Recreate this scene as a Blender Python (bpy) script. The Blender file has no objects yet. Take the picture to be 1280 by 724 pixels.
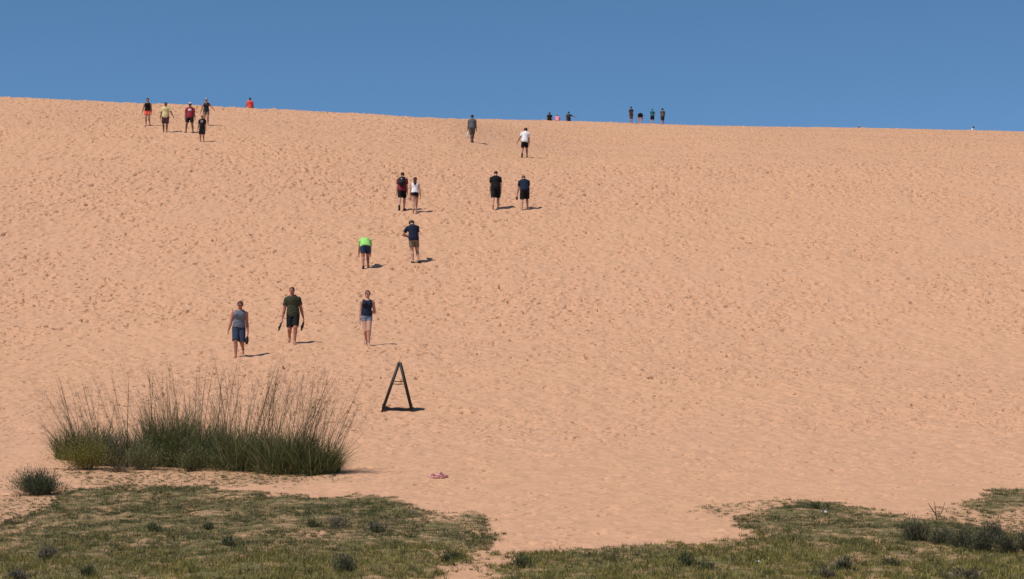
import bpy, math, random
import numpy as np
from mathutils import Vector, Matrix
R = math.radians
rng = np.random.default_rng(11)
random.seed(5)
sc = bpy.context.scene
C = sc.collection

# ------------------------------------------------------------------ camera and light
F = 2500.0 / 1280.0                    # focal length over picture width
PITCH = math.atan((650 - 362) / 2500.0)
SP, CP = math.sin(PITCH), math.cos(PITCH)
cam_d = bpy.data.cameras.new('camera')
cam_d.sensor_width = 36; cam_d.lens = 36 * F
cam_d.clip_start = 0.1; cam_d.clip_end = 20000
cam = bpy.data.objects.new('camera', cam_d); C.objects.link(cam)
cam.location = (0, 0, 0); cam.rotation_euler = (math.pi / 2 + PITCH, 0, 0)
sc.camera = cam

SUN_EL = R(58); SUN_AZ = R(-125)       # azimuth from +Y, clockwise; the sun stands left, a little behind the camera
sdir = Vector((math.sin(SUN_AZ) * math.cos(SUN_EL), math.cos(SUN_AZ) * math.cos(SUN_EL), math.sin(SUN_EL)))
sl = bpy.data.lights.new('sun', 'SUN'); sl.energy = 3.9; sl.angle = R(0.53); sl.color = (1.0, 0.95, 0.87)
so = bpy.data.objects.new('sun', sl); C.objects.link(so)
so.rotation_euler = (-sdir).to_track_quat('-Z', 'Y').to_euler()
w = bpy.data.worlds.new('World'); sc.world = w; w.use_nodes = True
nt = w.node_tree; bg = nt.nodes['Background']
sky = nt.nodes.new('ShaderNodeTexSky'); sky.sky_type = 'NISHITA'; sky.sun_disc = False
sky.sun_elevation = SUN_EL; sky.sun_rotation = SUN_AZ
sky.altitude = 300; sky.air_density = 0.55; sky.dust_density = 0.0; sky.ozone_density = 3.0
hs = nt.nodes.new('ShaderNodeHueSaturation'); hs.inputs['Saturation'].default_value = 1.10
hs.inputs['Value'].default_value = 1.0; hs.inputs['Hue'].default_value = 0.491
nt.links.new(sky.outputs[0], hs.inputs['Color']); nt.links.new(hs.outputs[0], bg.inputs[0])
bg.inputs[1].default_value = 0.12
sc.view_settings.view_transform = 'Standard'; sc.view_settings.look = 'None'
sc.view_settings.gamma = 1; sc.view_settings.use_curve_mapping = False
sc.view_settings.exposure = 0.0
try:
    sc.cycles.max_bounces = 5; sc.cycles.diffuse_bounces = 3; sc.cycles.transparent_max_bounces = 4
except Exception: pass

# ------------------------------------------------------------------ materials
def srgb(r, g, b):
    f = lambda c: (c / 12.92 if c <= 0.04045 else ((c + 0.055) / 1.055) ** 2.4)
    return (f(r / 255), f(g / 255), f(b / 255), 1)
MATS = {}
def mat(name, col, rough=0.8, noise=0.12, scale=8.0, sheen=0.0, spec=0.3):
    """procedural material: base colour varied by a little object-space noise"""
    if name in MATS: return MATS[name]
    m = bpy.data.materials.new(name); m.use_nodes = True
    n = m.node_tree.nodes; l = m.node_tree.links; b = n['Principled BSDF']
    tc = n.new('ShaderNodeTexCoord'); no = n.new('ShaderNodeTexNoise'); no.inputs['Scale'].default_value = scale
    no.inputs['Detail'].default_value = 4
    l.new(tc.outputs['Object'], no.inputs['Vector'])
    mx = n.new('ShaderNodeMix'); mx.data_type = 'RGBA'
    mx.inputs[6].default_value = tuple(c * (1 - noise) for c in col[:3]) + (1,)
    mx.inputs[7].default_value = tuple(min(1, c * (1 + noise)) for c in col[:3]) + (1,)
    l.new(no.outputs['Fac'], mx.inputs[0]); l.new(mx.outputs[2], b.inputs['Base Color'])
    b.inputs['Roughness'].default_value = rough
    b.inputs['Specular IOR Level'].default_value = spec
    MATS[name] = m; return m

def leaf_mat(name, rough=0.6, trans=0.25):
    """plant material: colour comes from a per-blade colour attribute"""
    m = bpy.data.materials.new(name); m.use_nodes = True
    n = m.node_tree.nodes; l = m.node_tree.links; b = n['Principled BSDF']
    at = n.new('ShaderNodeAttribute'); at.attribute_name = 'tint'
    l.new(at.outputs['Color'], b.inputs['Base Color'])
    b.inputs['Roughness'].default_value = rough; b.inputs['Specular IOR Level'].default_value = 0.25
    tr = n.new('ShaderNodeBsdfTranslucent'); l.new(at.outputs['Color'], tr.inputs['Color'])
    ms = n.new('ShaderNodeMixShader'); ms.inputs[0].default_value = trans
    l.new(b.outputs[0], ms.inputs[1]); l.new(tr.outputs[0], ms.inputs[2])
    l.new(ms.outputs[0], n['Material Output'].inputs['Surface'])
    return m
LEAF = leaf_mat('plant_leaf'); DRY = leaf_mat('dry_stalk', 0.8, 0.1)

# ------------------------------------------------------------------ mesh helpers
def mesh_np(name, V, faces_flat, nverts, mats, parent=None, smooth=True, tint=None, midx=None):
    """V (n,3); faces_flat: flat loop indices; nverts: vertices per face (int or array)"""
    me = bpy.data.meshes.new(name)
    V = np.asarray(V, dtype=np.float32); faces_flat = np.asarray(faces_flat, dtype=np.int32).ravel()
    nf = len(faces_flat) // nverts if isinstance(nverts, int) else len(nverts)
    me.vertices.add(len(V)); me.vertices.foreach_set('co', V.ravel())
    me.loops.add(len(faces_flat)); me.loops.foreach_set('vertex_index', faces_flat)
    me.polygons.add(nf)
    if isinstance(nverts, int): st = np.arange(nf, dtype=np.int32) * nverts
    else: st = np.concatenate([[0], np.cumsum(nverts)[:-1]]).astype(np.int32)
    me.polygons.foreach_set('loop_start', st)
    if smooth: me.polygons.foreach_set('use_smooth', np.ones(nf, dtype=bool))
    if midx is not None: me.polygons.foreach_set('material_index', np.asarray(midx, dtype=np.int32))
    for m in (mats if isinstance(mats, (list, tuple)) else [mats]): me.materials.append(m)
    me.update(calc_edges=True)
    if tint is not None:
        a = me.attributes.new('tint', 'FLOAT_COLOR', 'POINT')
        c = np.ones((len(V), 4), dtype=np.float32); c[:, :3] = tint
        a.data.foreach_set('color', c.ravel())
    o = bpy.data.objects.new(name, me); C.objects.link(o)
    if parent is not None: o.parent = parent
    return o
def thing(name, loc, label, cat, rz=0.0, group=None):
    o = bpy.data.objects.new(name, None); C.objects.link(o); o.empty_display_size = 0.3
    o.location = loc; o.rotation_euler = (0, 0, rz); o['label'] = label; o['category'] = cat
    if group: o['group'] = group
    return o
def tag(o, label, cat, group=None):
    o['label'] = label; o['category'] = cat
    if group: o['group'] = group
    return o

# ------------------------------------------------------------------ terrain
def pchip(xs, ys, x):
    xs = np.asarray(xs, float); ys = np.asarray(ys, float)
    h = np.diff(xs); d = np.diff(ys) / h
    m = np.zeros_like(ys)
    for i in range(1, len(xs) - 1):
        if d[i - 1] * d[i] > 0:
            w1 = 2 * h[i] + h[i - 1]; w2 = h[i] + 2 * h[i - 1]
            m[i] = (w1 + w2) / (w1 / d[i - 1] + w2 / d[i])
    m[0] = d[0]; m[-1] = d[-1]
    i = np.clip(np.searchsorted(xs, x) - 1, 0, len(xs) - 2)
    t = (x - xs[i]) / h[i]
    r = ((2 * t**3 - 3 * t**2 + 1) * ys[i] + (t**3 - 2 * t**2 + t) * h[i] * m[i]
         + (-2 * t**3 + 3 * t**2) * ys[i + 1] + (t**3 - t**2) * h[i] * m[i + 1])
    r = np.where(x < xs[0], ys[0] + (x - xs[0]) * m[0], r)
    return np.where(x > xs[-1], ys[-1] + (x - xs[-1]) * m[-1], r)
def z_of(Y, py):
    b = (362 - py) / 2500.0
    return Y * (SP + CP * b) / (CP - SP * b)
near = [(16, 724), (20, 672), (23, 642), (26, 615), (28, 599), (31, 577), (41, 515), (49, 473), (58, 430), (73, 331)]
far = {  # by picture column
    0:    [(87, 244), (97, 195), (106, 158), (118, 137), (130, 122)],
    320:  [(87, 252), (97, 205), (106, 172), (118, 151), (130, 138.5)],
    640:  [(87, 262), (97, 224), (106, 197), (118, 183), (130, 173), (145, 164.5), (160, 158.5), (185, 151.5)],
    960:  [(87, 266), (97, 229), (106, 203), (118, 189), (130, 179), (145, 170.5), (160, 164.5), (185, 159), (200, 158)],
    1280: [(87, 269), (97, 233), (106, 208), (118, 194), (130, 184), (145, 176), (160, 170.5), (185, 166), (205, 165)]}
YG = np.arange(-60, 700, 0.25); UG = np.linspace(-0.5, 0.5, 101)
cols = []
for px in (0, 320, 640, 960, 1280):
    tb = [(-60, -1.7), (0, -1.6), (6, -1.3), (11, -0.85)] + [(Y, z_of(Y, p)) for Y, p in near + far[px]]
    Yc, zc = tb[-1]
    s0 = 0.13 if px < 600 else 0.14
    tb += [(Yc + 15, zc + 15 * s0), (Yc + 40, zc + 15 * s0 + 1.0), (Yc + 90, zc - 2), (Yc + 260, zc - 22), (700, zc - 24)]
    cols.append(pchip([t[0] for t in tb], [t[1] for t in tb], YG))
cols = np.array(cols)                                # 5 x len(YG)
ucol = (np.array([0, 320, 640, 960, 1280]) - 640) / 2500.0
LUT = np.zeros((len(UG), len(YG)))
k0 = np.array([[0., 1, 0, 0], [-.5, 0, .5, 0], [1, -2.5, 2, -.5], [-.5, 1.5, -1.5, .5]])
ext = np.vstack([2 * cols[0] - cols[1], cols, 2 * cols[-1] - cols[-2]])
for i, u in enumerate(UG):
    uu = float(np.clip(u, -0.34, 0.34))
    t = (uu - ucol[0]) / (ucol[1] - ucol[0])
    if t < 0: LUT[i] = cols[0] + (cols[1] - cols[0]) * t * 0.6
    elif t > 4: LUT[i] = cols[4] + (cols[4] - cols[3]) * (t - 4)
    else:
        j = min(int(t), 3); f = t - j
        wv = np.array([1, f, f * f, f**3]) @ k0
        LUT[i] = wv @ ext[j:j + 4]
CREST = [(-300, 108), (0, 121), (180, 130), (312, 137.5), (420, 142.5), (590, 149.5), (690, 152), (790, 155), (960, 158.5), (1074, 161), (1280, 165), (1600, 170)]
ysel = (YG > 60) & (YG < 260)
for i, u in enumerate(UG):
    if abs(u) > 0.36: continue
    tp = float(np.interp(640 + 2500 * u * (CP + 0.08 * SP) , [c[0] for c in CREST], [c[1] for c in CREST]))
    e = (LUT[i, ysel] / YG[ysel]).max(); et = z_of(1.0, tp)
    k = np.clip((YG - 92) / 40, 0, 1); k = k * k * (3 - 2 * k)
    LUT[i] += k * (et - e) * np.minimum(YG, 240)
def lattice_noise(X, Y, wl, seed):
    g = np.random.default_rng(seed).random((256, 256)).astype(np.float32)
    x = X / wl; y = Y / wl
    xi = np.floor(x); yi = np.floor(y); fx = x - xi; fy = y - yi
    xi = xi.astype(np.int32) & 255; yi = yi.astype(np.int32) & 255
    fx = fx * fx * (3 - 2 * fx); fy = fy * fy * (3 - 2 * fy)
    x1 = (xi + 1) & 255; y1 = (yi + 1) & 255
    return ((g[xi, yi] * (1 - fx) + g[x1, yi] * fx) * (1 - fy) + (g[xi, y1] * (1 - fx) + g[x1, y1] * fx) * fy) * 2 - 1
def base_h(X, Y):
    X = np.asarray(X, float); Y = np.asarray(Y, float)
    u = np.clip(X / np.maximum(np.abs(Y), 1.0), -0.499, 0.499)
    fi = (u + 0.5) * 100; fj = np.clip((Y + 60) / 0.25, 0, len(YG) - 1.001)
    i = fi.astype(int); j = fj.astype(int); a = fi - i; b = fj - j
    z = (LUT[i, j] * (1 - a) + LUT[i + 1, j] * a) * (1 - b) + (LUT[i, j + 1] * (1 - a) + LUT[i + 1, j + 1] * a) * b
    k = np.clip((Y - 30) / 30, 0, 1)
    z = z + k * (0.10 * lattice_noise(X, Y, 9.0, 1) + 0.05 * lattice_noise(X, Y, 3.1, 2)) + 0.02 * lattice_noise(X, Y, 1.7, 3)
    return z
def ray(px, py):
    a = (px - 640) / 2500.0; b = (362 - py) / 2500.0
    Yd = CP - SP * b; Zd = SP + CP * b
    return a / Yd, Zd / Yd                     # X and Z per metre of Y
def ground_at(px, py, Y=None):
    """the ground point seen at a pixel of the 1280-wide photograph"""
    rx, rz = ray(px, py)
    if Y is not None: return Vector((rx * Y, Y, float(base_h(rx * Y, Y))))
    ys = np.arange(13, 240, 0.05)
    hit = np.nonzero(base_h(rx * ys, ys) >= rz * ys)[0]
    y = ys[hit[0]] if len(hit) else 205.0
    return Vector((rx * y, y, float(base_h(rx * y, y))))
def project(X, Y, Z):
    dep = Y * CP + Z * SP; up = -Y * SP + Z * CP
    return 640 + 2500 * X / dep, 362 - 2500 * up / dep
def in_poly(px, py, poly):
    inside = np.zeros(px.shape, bool); n = len(poly)
    for i in range(n):
        x1, y1 = poly[i]; x2, y2 = poly[(i + 1) % n]
        c = ((y1 > py) != (y2 > py)) & (px < (x2 - x1) * (py - y1) / (y2 - y1 + 1e-9) + x1)
        inside ^= c
    return inside
PATCH = [  # outlines of the grass cover, read on the ground
    [(-300, 700), (-60, 668), (0, 657), (50, 640), (80, 618), (140, 608), (240, 610), (330, 620), (420, 623), (480, 627), (540, 640), (600, 646),
     (616, 662), (612, 684), (588, 698), (566, 709), (532, 724), (440, 900), (-500, 900)],
    [(600, 735), (618, 712), (650, 700), (700, 691), (760, 692), (860, 687), (930, 682), (975, 676), (930, 662), (915, 650), (960, 636), (1010, 628), (1060, 634),
     (1120, 645), (1200, 657), (1290, 672), (1600, 690), (1700, 900), (600, 900)],
    [(1215, 634), (1250, 616), (1290, 612), (1500, 612), (1500, 660), (1320, 652), (1280, 640), (1240, 644)]]
THIN = [[(868, 640), (900, 629), (960, 625), (1010, 630), (1000, 650), (940, 640), (890, 646)],
        [(-100, 640), (20, 620), (100, 606), (120, 640), (40, 660), (-100, 700)],
        [(1150, 650), (1200, 634), (1300, 610), (1500, 600), (1500, 700), (1280, 680)],
        [(60, 595), (110, 575), (400, 590), (440, 604), (250, 612), (120, 608)],
        [(530, 735), (570, 706), (615, 690), (650, 702), (610, 715), (600, 735)]]
def cover(X, Y):
    """0..1 density of the low grass at ground points"""
    d = np.zeros(np.shape(X)); px = py = None
    for q in range(3):
        wx = X + 0.10 * lattice_noise(X, Y, 0.7, 21) + (0.05 + 0.05 * q) * lattice_noise(X, Y, 0.16, 22 + 3 * q)
        wy = Y + 0.45 * lattice_noise(X, Y, 0.9, 23) + (0.25 + 0.25 * q) * lattice_noise(X, Y, 0.22, 24 + 3 * q)
        px, py = project(wx, wy, base_h(wx, wy)); e = np.zeros(px.shape)
        for k_, p in enumerate(THIN): e = np.maximum(e, (0.22 if k_ < 4 else 0.08) * in_poly(px, py, p))
        for p in PATCH: e = np.maximum(e, 1.0 * in_poly(px, py, p))
        d += e / 3
    patchy = 0.5 * lattice_noise(X, Y * 0.3, 0.7, 125) + 0.5 * lattice_noise(X, Y * 0.3, 0.22, 126)
    return d * np.clip(0.95 + 0.8 * patchy, 0.25, 1.0), px, py

# detailed sheet of sand: rows recede from the camera, finer close by
NC = 1150; rows = [11.5]
while rows[-1] < 214: rows.append(rows[-1] + min(0.07, 0.00055 * rows[-1] + 0.006))
rows = np.array(rows); NR = len(rows); s = np.linspace(-1, 1, NC)
YY = np.repeat(rows[:, None], NC, 1); half = 0.285 + 2.2 / rows
XX = (half * rows)[:, None] * s[None, :]
D = np.zeros((NR, NC), np.float32)
# churned sand
big = np.clip(0.62 + 0.7 * lattice_noise(XX, YY, 6.5, 31), 0.15, 1.25)
zone = np.clip((YY - 34) / 30, 0.12, 1.0)
D += 0.013 * lattice_noise(XX, YY * 0.6, 0.55, 5) + 0.018 * lattice_noise(XX, YY * 0.5, 0.27, 6) + 0.015 * lattice_noise(XX, YY * 0.45, 0.14, 7) + 0.004 * lattice_noise(XX, YY * 0.5, 0.07, 9)
D += 0.016 * zone * big * (1 - 2 * np.abs(lattice_noise(XX, YY * 0.6, 0.38, 8)))
D *= np.clip((YY - 20) / 16, 0.5, 1.15)
# footprints, one by one
FEET = {}
for px_, py_ in ((298, 446), (366, 429), (458, 432), (456, 335), (517, 328), (502, 263), (518, 266), (619, 261), (656, 262), (656, 197), (590, 178), (184, 157), (206, 165), (237, 166), (257, 157), (252, 177), (499, 515)):
    g_ = ground_at(px_, py_)
    for q_ in {int((g_.y - 0.7) // 4), int((g_.y + 0.7) // 4)}: FEET.setdefault(q_, []).append((g_.x, g_.y))
def stamp(n, ylo, yhi, power, L, W, depth, rim):
    t = rng.random(n); ys = (ylo**power + t * (yhi**power - ylo**power)) ** (1 / power)
    xs = (rng.random(n) * 2 - 1) * (0.285 * ys + 2.2)
    keep = rng.random(n) < np.clip(0.66 + 0.45 * lattice_noise(xs, ys, 6.0, 41) + 0.45 * lattice_noise(xs, ys, 1.6, 42), 0.04, 1)
    xs, ys = xs[keep], ys[keep]
    _, cpx, _ = cover(xs, ys)
    for x, y in zip(xs, ys):
        if any(-0.35 < x - fx_ < 0.95 and abs(y - fy_) < 0.7 for fx_, fy_ in FEET.get(int(y // 4), ())): continue
        sc_ = (0.7 + 0.6 * random.random()) * min(1.0, 0.60 + 0.40 * (y - 30) / 60); l = L * sc_; w_ = W * sc_; a = random.gauss(0, 0.4)
        r = l * 1.5
        j0, j1 = np.searchsorted(rows, [y - r, y + r])
        if j1 - j0 < 2: continue
        hw = 0.285 * y + 2.2
        c0 = int((x - r + hw) / (2 * hw) * (NC - 1)); c1 = int((x + r + hw) / (2 * hw) * (NC - 1)) + 2
        c0 = max(c0, 0); c1 = min(c1, NC)
        if c1 - c0 < 2: continue
        dx = XX[j0:j1, c0:c1] - x; dy = YY[j0:j1, c0:c1] - y
        ca, sa = math.cos(a), math.sin(a)
        p = (dx * ca + dy * sa) / w_; q = (-dx * sa + dy * ca) / l
        rr = np.sqrt(p * p + q * q)
        dep = depth * random.uniform(0.4, 1.25) * min(1.0, 0.30 + max(0.0, y - 30) / 32)
        pit = np.clip((1.0 - rr) / np.where(q > -0.2, 0.16, 0.16 + 0.7 * np.abs(q + 0.2)), 0, 1); pit = pit * pit * (3 - 2 * pit)
        ri = np.exp(-((rr - 1.12) / 0.28) ** 2) * (0.6 - 0.4 * q)
        D[j0:j1, c0:c1] += -dep * pit + dep * rim * ri
stamp(130000, 36, 213, 1.9, 0.10, 0.125, 0.185, 0.20)
stamp(55000, 34, 213, 1.9, 0.17, 0.075, 0.14, 0.25)
stamp(14000, 30, 213, 1.9, 0.24, 0.16, 0.05, 0.35)
stamp(9000, 15, 42, 1.9, 0.17, 0.08, 0.07, 0.4)
D = D + 0.0
Z = base_h(XX, YY) + D
cov, cpx, cpy = cover(XX, YY)
cov *= (YY < 32)
Z += cov * (0.02 + 0.022 * lattice_noise(XX, YY * 0.5, 0.35, 71))
Z[0] -= 2.0; Z[-1] -= 2.0; Z[:, 0] -= 2.0; Z[:, -1] -= 2.0
def grid_faces(nr, nc):
    i = np.arange(nr * nc, dtype=np.int32).reshape(nr, nc)
    return np.stack([i[:-1, :-1], i[:-1, 1:], i[1:, 1:], i[1:, :-1]], -1).reshape(-1)
sand = bpy.data.materials.new('dune_sand'); sand.use_nodes = True
n = sand.node_tree.nodes; l = sand.node_tree.links; b = n['Principled BSDF']
tc = n.new('ShaderNodeTexCoord')
n1 = n.new('ShaderNodeTexNoise'); n1.inputs['Scale'].default_value = 0.06; n1.inputs['Detail'].default_value = 5
n2 = n.new('ShaderNodeTexNoise'); n2.inputs['Scale'].default_value = 3.5; n2.inputs['Detail'].default_value = 8; n2.inputs['Roughness'].default_value = 0.7
for q in (n1, n2): l.new(tc.outputs['Object'], q.inputs['Vector'])
m1 = n.new('ShaderNodeMix'); m1.data_type = 'RGBA'
m1.inputs[6].default_value = (0.600, 0.334, 0.213, 1); m1.inputs[7].default_value = (0.630, 0.354, 0.201, 1)
l.new(n1.outputs['Fac'], m1.inputs[0])
m2 = n.new('ShaderNodeMix'); m2.data_type = 'RGBA'; m2.blend_type = 'MULTIPLY'; m2.inputs[0].default_value = 1
cr = n.new('ShaderNodeValToRGB'); cr.color_ramp.elements[0].position = 0.3; cr.color_ramp.elements[0].color = (0.86, 0.85, 0.84, 1)
cr.color_ramp.elements[1].position = 0.7; cr.color_ramp.elements[1].color = (1.06, 1.06, 1.06, 1)
l.new(n2.outputs['Fac'], cr.inputs[0]); l.new(m1.outputs[2], m2.inputs[6]); l.new(cr.outputs[0], m2.inputs[7])
at = n.new('ShaderNodeAttribute'); at.attribute_name = 'tint'
m3 = n.new('ShaderNodeMix'); m3.data_type = 'RGBA'; m3.inputs[7].default_value = (0.145, 0.122, 0.050, 1)
l.new(at.outputs['Fac'], m3.inputs[0]); l.new(m2.outputs[2], m3.inputs[6]); l.new(m3.outputs[2], b.inputs['Base Color'])
b.inputs['Roughness'].default_value = 0.95; b.inputs['Specular IOR Level'].default_value = 0.1
n4 = n.new('ShaderNodeTexNoise'); n4.inputs['Scale'].default_value = 11; n4.inputs['Detail'].default_value = 6
bp = n.new('ShaderNodeBump'); bp.inputs['Strength'].default_value = 0.8; bp.inputs['Distance'].default_value = 0.03
l.new(tc.outputs['Object'], n4.inputs['Vector']); l.new(n4.outputs['Fac'], bp.inputs['Height']); l.new(bp.outputs[0], b.inputs['Normal'])
thatch = np.clip(cov * (0.92 + 0.5 * lattice_noise(XX, YY, 0.12, 51)), 0, 0.97)
dune = mesh_np('sand_dune', np.stack([XX, YY, Z], -1).reshape(-1, 3), grid_faces(NR, NC), 4, sand,
               tint=np.repeat(thatch.reshape(-1, 1), 3, 1)); dune['kind'] = 'structure'
# the country round it, one coarse sheet out to the horizon
ax = np.concatenate([-np.geomspace(9000, 82, 26), np.linspace(-80, 80, 41), np.geomspace(82, 9000, 26)])
ay = np.concatenate([-np.geomspace(9000, 62, 20), np.linspace(-60, 420, 121), np.geomspace(430, 9000, 24)])
GX, GY = np.meshgrid(ax, ay)
GZ = base_h(GX, GY) - 0.9
ground = mesh_np('ground', np.stack([GX, GY, GZ], -1).reshape(-1, 3), grid_faces(len(ay), len(ax)), 4, sand,
                 tint=np.zeros((GX.size, 3))); ground['kind'] = 'structure'
def surf_z(x, y):
    """height of the detailed sheet"""
    j = int(np.clip(np.searchsorted(rows, y) - 1, 0, NR - 2)); hw = 0.285 * y + 2.2
    c = int(np.clip((x + hw) / (2 * hw) * (NC - 1), 1, NC - 2))
    return float(Z[j, c])
# ------------------------------------------------------------------ people: distance fields turned into skins
class Field:
    def __init__(s, lo, hi, v):
        s.v = v; s.lo = np.array(lo, float) - 2 * v
        s.n = (np.ceil((np.array(hi, float) + 2 * v - s.lo) / v).astype(int) + 1)
        s.ax = [(s.lo[k] + np.arange(s.n[k]) * v).astype(np.float32) for k in range(3)]
        s.f = np.full(tuple(s.n), 9.0, np.float32)
    def sub(s, lo, hi):
        i0 = np.clip(np.floor((np.array(lo) - s.lo) / s.v).astype(int), 0, s.n); i1 = np.clip(np.ceil((np.array(hi) - s.lo) / s.v).astype(int) + 1, 0, s.n)
        sl_ = tuple(slice(a, b) for a, b in zip(i0, i1))
        if any(a >= b for a, b in zip(i0, i1)): return None, None
        g = np.meshgrid(*[s.ax[k][sl_[k]] for k in range(3)], indexing='ij', sparse=True)
        return sl_, g
    def merge(s, sl_, d, k):
        a = s.f[sl_]
        if k > 0:
            h = np.clip(0.5 + 0.5 * (a - d) / k, 0, 1)
            r = a * (1 - h) + d * h - k * h * (1 - h)
            s.f[sl_] = np.where(a > 5, d, r)
        else: s.f[sl_] = np.minimum(a, d)
    def cone(s, a, b, ra, rb, k=0.02, cut=None):
        a = np.array(a, float); b = np.array(b, float); m = max(ra, rb) + k + 0.06
        sl_, g = s.sub(np.minimum(a, b) - m, np.maximum(a, b) + m)
        if sl_ is None: return
        ab = b - a; L2 = float(ab @ ab) + 1e-9
        px, py, pz = g[0] - a[0], g[1] - a[1], g[2] - a[2]
        t = np.clip((px * ab[0] + py * ab[1] + pz * ab[2]) / L2, 0, 1)
        d = np.sqrt((px - t * ab[0])**2 + (py - t * ab[1])**2 + (pz - t * ab[2])**2) - (ra + (rb - ra) * t)
        if cut is not None:                                   # cut off everything beyond a plane (point, normal)
            q, nn = cut; d = np.maximum(d, (g[0] - q[0]) * nn[0] + (g[1] - q[1]) * nn[1] + (g[2] - q[2]) * nn[2])
        s.merge(sl_, d.astype(np.float32), k)
    def ell(s, c, r, M=None, k=0.02, cut=None):
        c = np.array(c, float); r = np.array(r, float); m = r.max() + k + 0.06
        sl_, g = s.sub(c - m, c + m)
        if sl_ is None: return
        p = [g[k_] - c[k_] for k_ in range(3)]
        if M is not None: q = [p[0] * M[0][j] + p[1] * M[1][j] + p[2] * M[2][j] for j in range(3)]
        else: q = p
        k0_ = np.sqrt((q[0] / r[0])**2 + (q[1] / r[1])**2 + (q[2] / r[2])**2)
        k1_ = np.sqrt((q[0] / r[0]**2)**2 + (q[1] / r[1]**2)**2 + (q[2] / r[2]**2)**2)
        d = k0_ * (k0_ - 1) / np.maximum(k1_, 1e-6)
        if cut is not None:
            o, nn = cut; d = np.maximum(d, (g[0] - o[0]) * nn[0] + (g[1] - o[1]) * nn[1] + (g[2] - o[2]) * nn[2])
        s.merge(sl_, d.astype(np.float32), k)
    def cutall(s, o, nn):
        g = np.meshgrid(*s.ax, indexing='ij', sparse=True)
        s.f = np.maximum(s.f, ((g[0] - o[0]) * nn[0] + (g[1] - o[1]) * nn[1] + (g[2] - o[2]) * nn[2]).astype(np.float32))
    def wrinkle(s, amp, wl, seed):
        g = np.meshgrid(*s.ax, indexing='ij', sparse=True); k = 6.283 / wl
        s.f += (amp * (np.sin(g[0] * k * 1.1 + g[2] * k * 0.5 + seed) * np.sin(g[2] * k * 0.8 + g[1] * k + 2 * seed)
                + 0.6 * np.sin(g[0] * k * 0.4 - g[1] * k * 0.7 + g[2] * k * 1.7 + 3 * seed))).astype(np.float32)
    def mesh(s):
        """surface nets"""
        f = s.f; ins = f < 0
        if not ins.any(): return np.zeros((0, 3)), np.zeros((0, 4), int)
        nx, ny, nz = f.shape
        cnt = np.zeros((nx - 1, ny - 1, nz - 1), np.float32); acc = np.zeros((3, nx - 1, ny - 1, nz - 1), np.float32)
        def corner(i, j, k): return (slice(i, nx - 1 + i), slice(j, ny - 1 + j), slice(k, nz - 1 + k))
        for a_, b_ in [((0,0,0),(1,0,0)),((0,1,0),(1,1,0)),((0,0,1),(1,0,1)),((0,1,1),(1,1,1)),((0,0,0),(0,1,0)),((1,0,0),(1,1,0)),
                       ((0,0,1),(0,1,1)),((1,0,1),(1,1,1)),((0,0,0),(0,0,1)),((1,0,0),(1,0,1)),((0,1,0),(0,1,1)),((1,1,0),(1,1,1))]:
            fa, fb = f[corner(*a_)], f[corner(*b_)]; x = ((fa < 0) != (fb < 0))
            t = np.where(x, fa / np.where(x, fa - fb, 1), 0)
            for ax_ in range(3): acc[ax_] += np.where(x, a_[ax_] + t * (b_[ax_] - a_[ax_]), 0)
            cnt += x
        act = cnt > 0; idx = np.full(act.shape, -1, np.int64); idx[act] = np.arange(act.sum())
        c = np.argwhere(act); V = (c + (acc[:, act] / cnt[act]).T) * s.v + s.lo
        Fs = []
        for ax_ in range(3):
            fa = np.moveaxis(ins, ax_, 0); a_ = fa[:-1, 1:-1, 1:-1]; b_ = fa[1:, 1:-1, 1:-1]
            ii = np.moveaxis(idx, ax_, 0); ch = np.argwhere(a_ != b_)
            if not len(ch): continue
            x, y, z = ch.T; q = np.stack([ii[x, y, z], ii[x, y + 1, z], ii[x, y + 1, z + 1], ii[x, y, z + 1]], 1)
            fl = a_[x, y, z] if ax_ != 1 else ~a_[x, y, z]
            q[~fl] = q[~fl][:, ::-1]; Fs.append(q)
        return V, np.concatenate(Fs)

def rotx(a): c, s_ = math.cos(a), math.sin(a); return np.array([[1, 0, 0], [0, c, -s_], [0, s_, c]])
def roty(a): c, s_ = math.cos(a), math.sin(a); return np.array([[c, 0, s_], [0, 1, 0], [-s_, 0, c]])
def rotz(a): c, s_ = math.cos(a), math.sin(a); return np.array([[c, -s_, 0], [s_, c, 0], [0, 0, 1]])

def tube(path, rad, sides=6):
    """closed tapered tube along points"""
    P = [np.array(p, float) for p in path]; V = []; Fc = []
    for i, p in enumerate(P):
        t = P[min(i + 1, len(P) - 1)] - P[max(i - 1, 0)]; t = t / (np.linalg.norm(t) + 1e-9)
        u_ = np.cross(t, [0.3, 0.2, 1.0] if abs(t[2]) < 0.85 else [1, 0.1, 0]); u_ /= np.linalg.norm(u_); v_ = np.cross(t, u_)
        for k in range(sides):
            a = 2 * math.pi * k / sides; V.append(p + rad[i] * (math.cos(a) * u_ + math.sin(a) * v_))
    for i in range(len(P) - 1):
        for k in range(sides):
            a, b = i * sides + k, i * sides + (k + 1) % sides; Fc.append([a, b, b + sides, a + sides])
    n0 = len(V); V.append(P[0]); V.append(P[-1] + (P[-1] - P[-2]) / (np.linalg.norm(P[-1] - P[-2]) + 1e-9) * rad[-1] * 0.6)
    e = (len(P) - 1) * sides
    for k in range(sides):
        Fc.append([n0, (k + 1) % sides, k, k]); Fc.append([n0 + 1, e + k, e + (k + 1) % sides, e + (k + 1) % sides])
    return np.array(V), np.array(Fc)
def quads_to_mesh(name, V, Q, mats, parent=None, smooth=True, midx=None):
    Q = np.asarray(Q); tri = Q[:, 2] == Q[:, 3]
    flat = []; nv = np.where(tri, 3, 4)
    m = np.ones(Q.shape, bool); m[tri, 3] = False
    return mesh_np(name, V, Q[m], nv, mats, parent, smooth, midx=midx)

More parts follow.
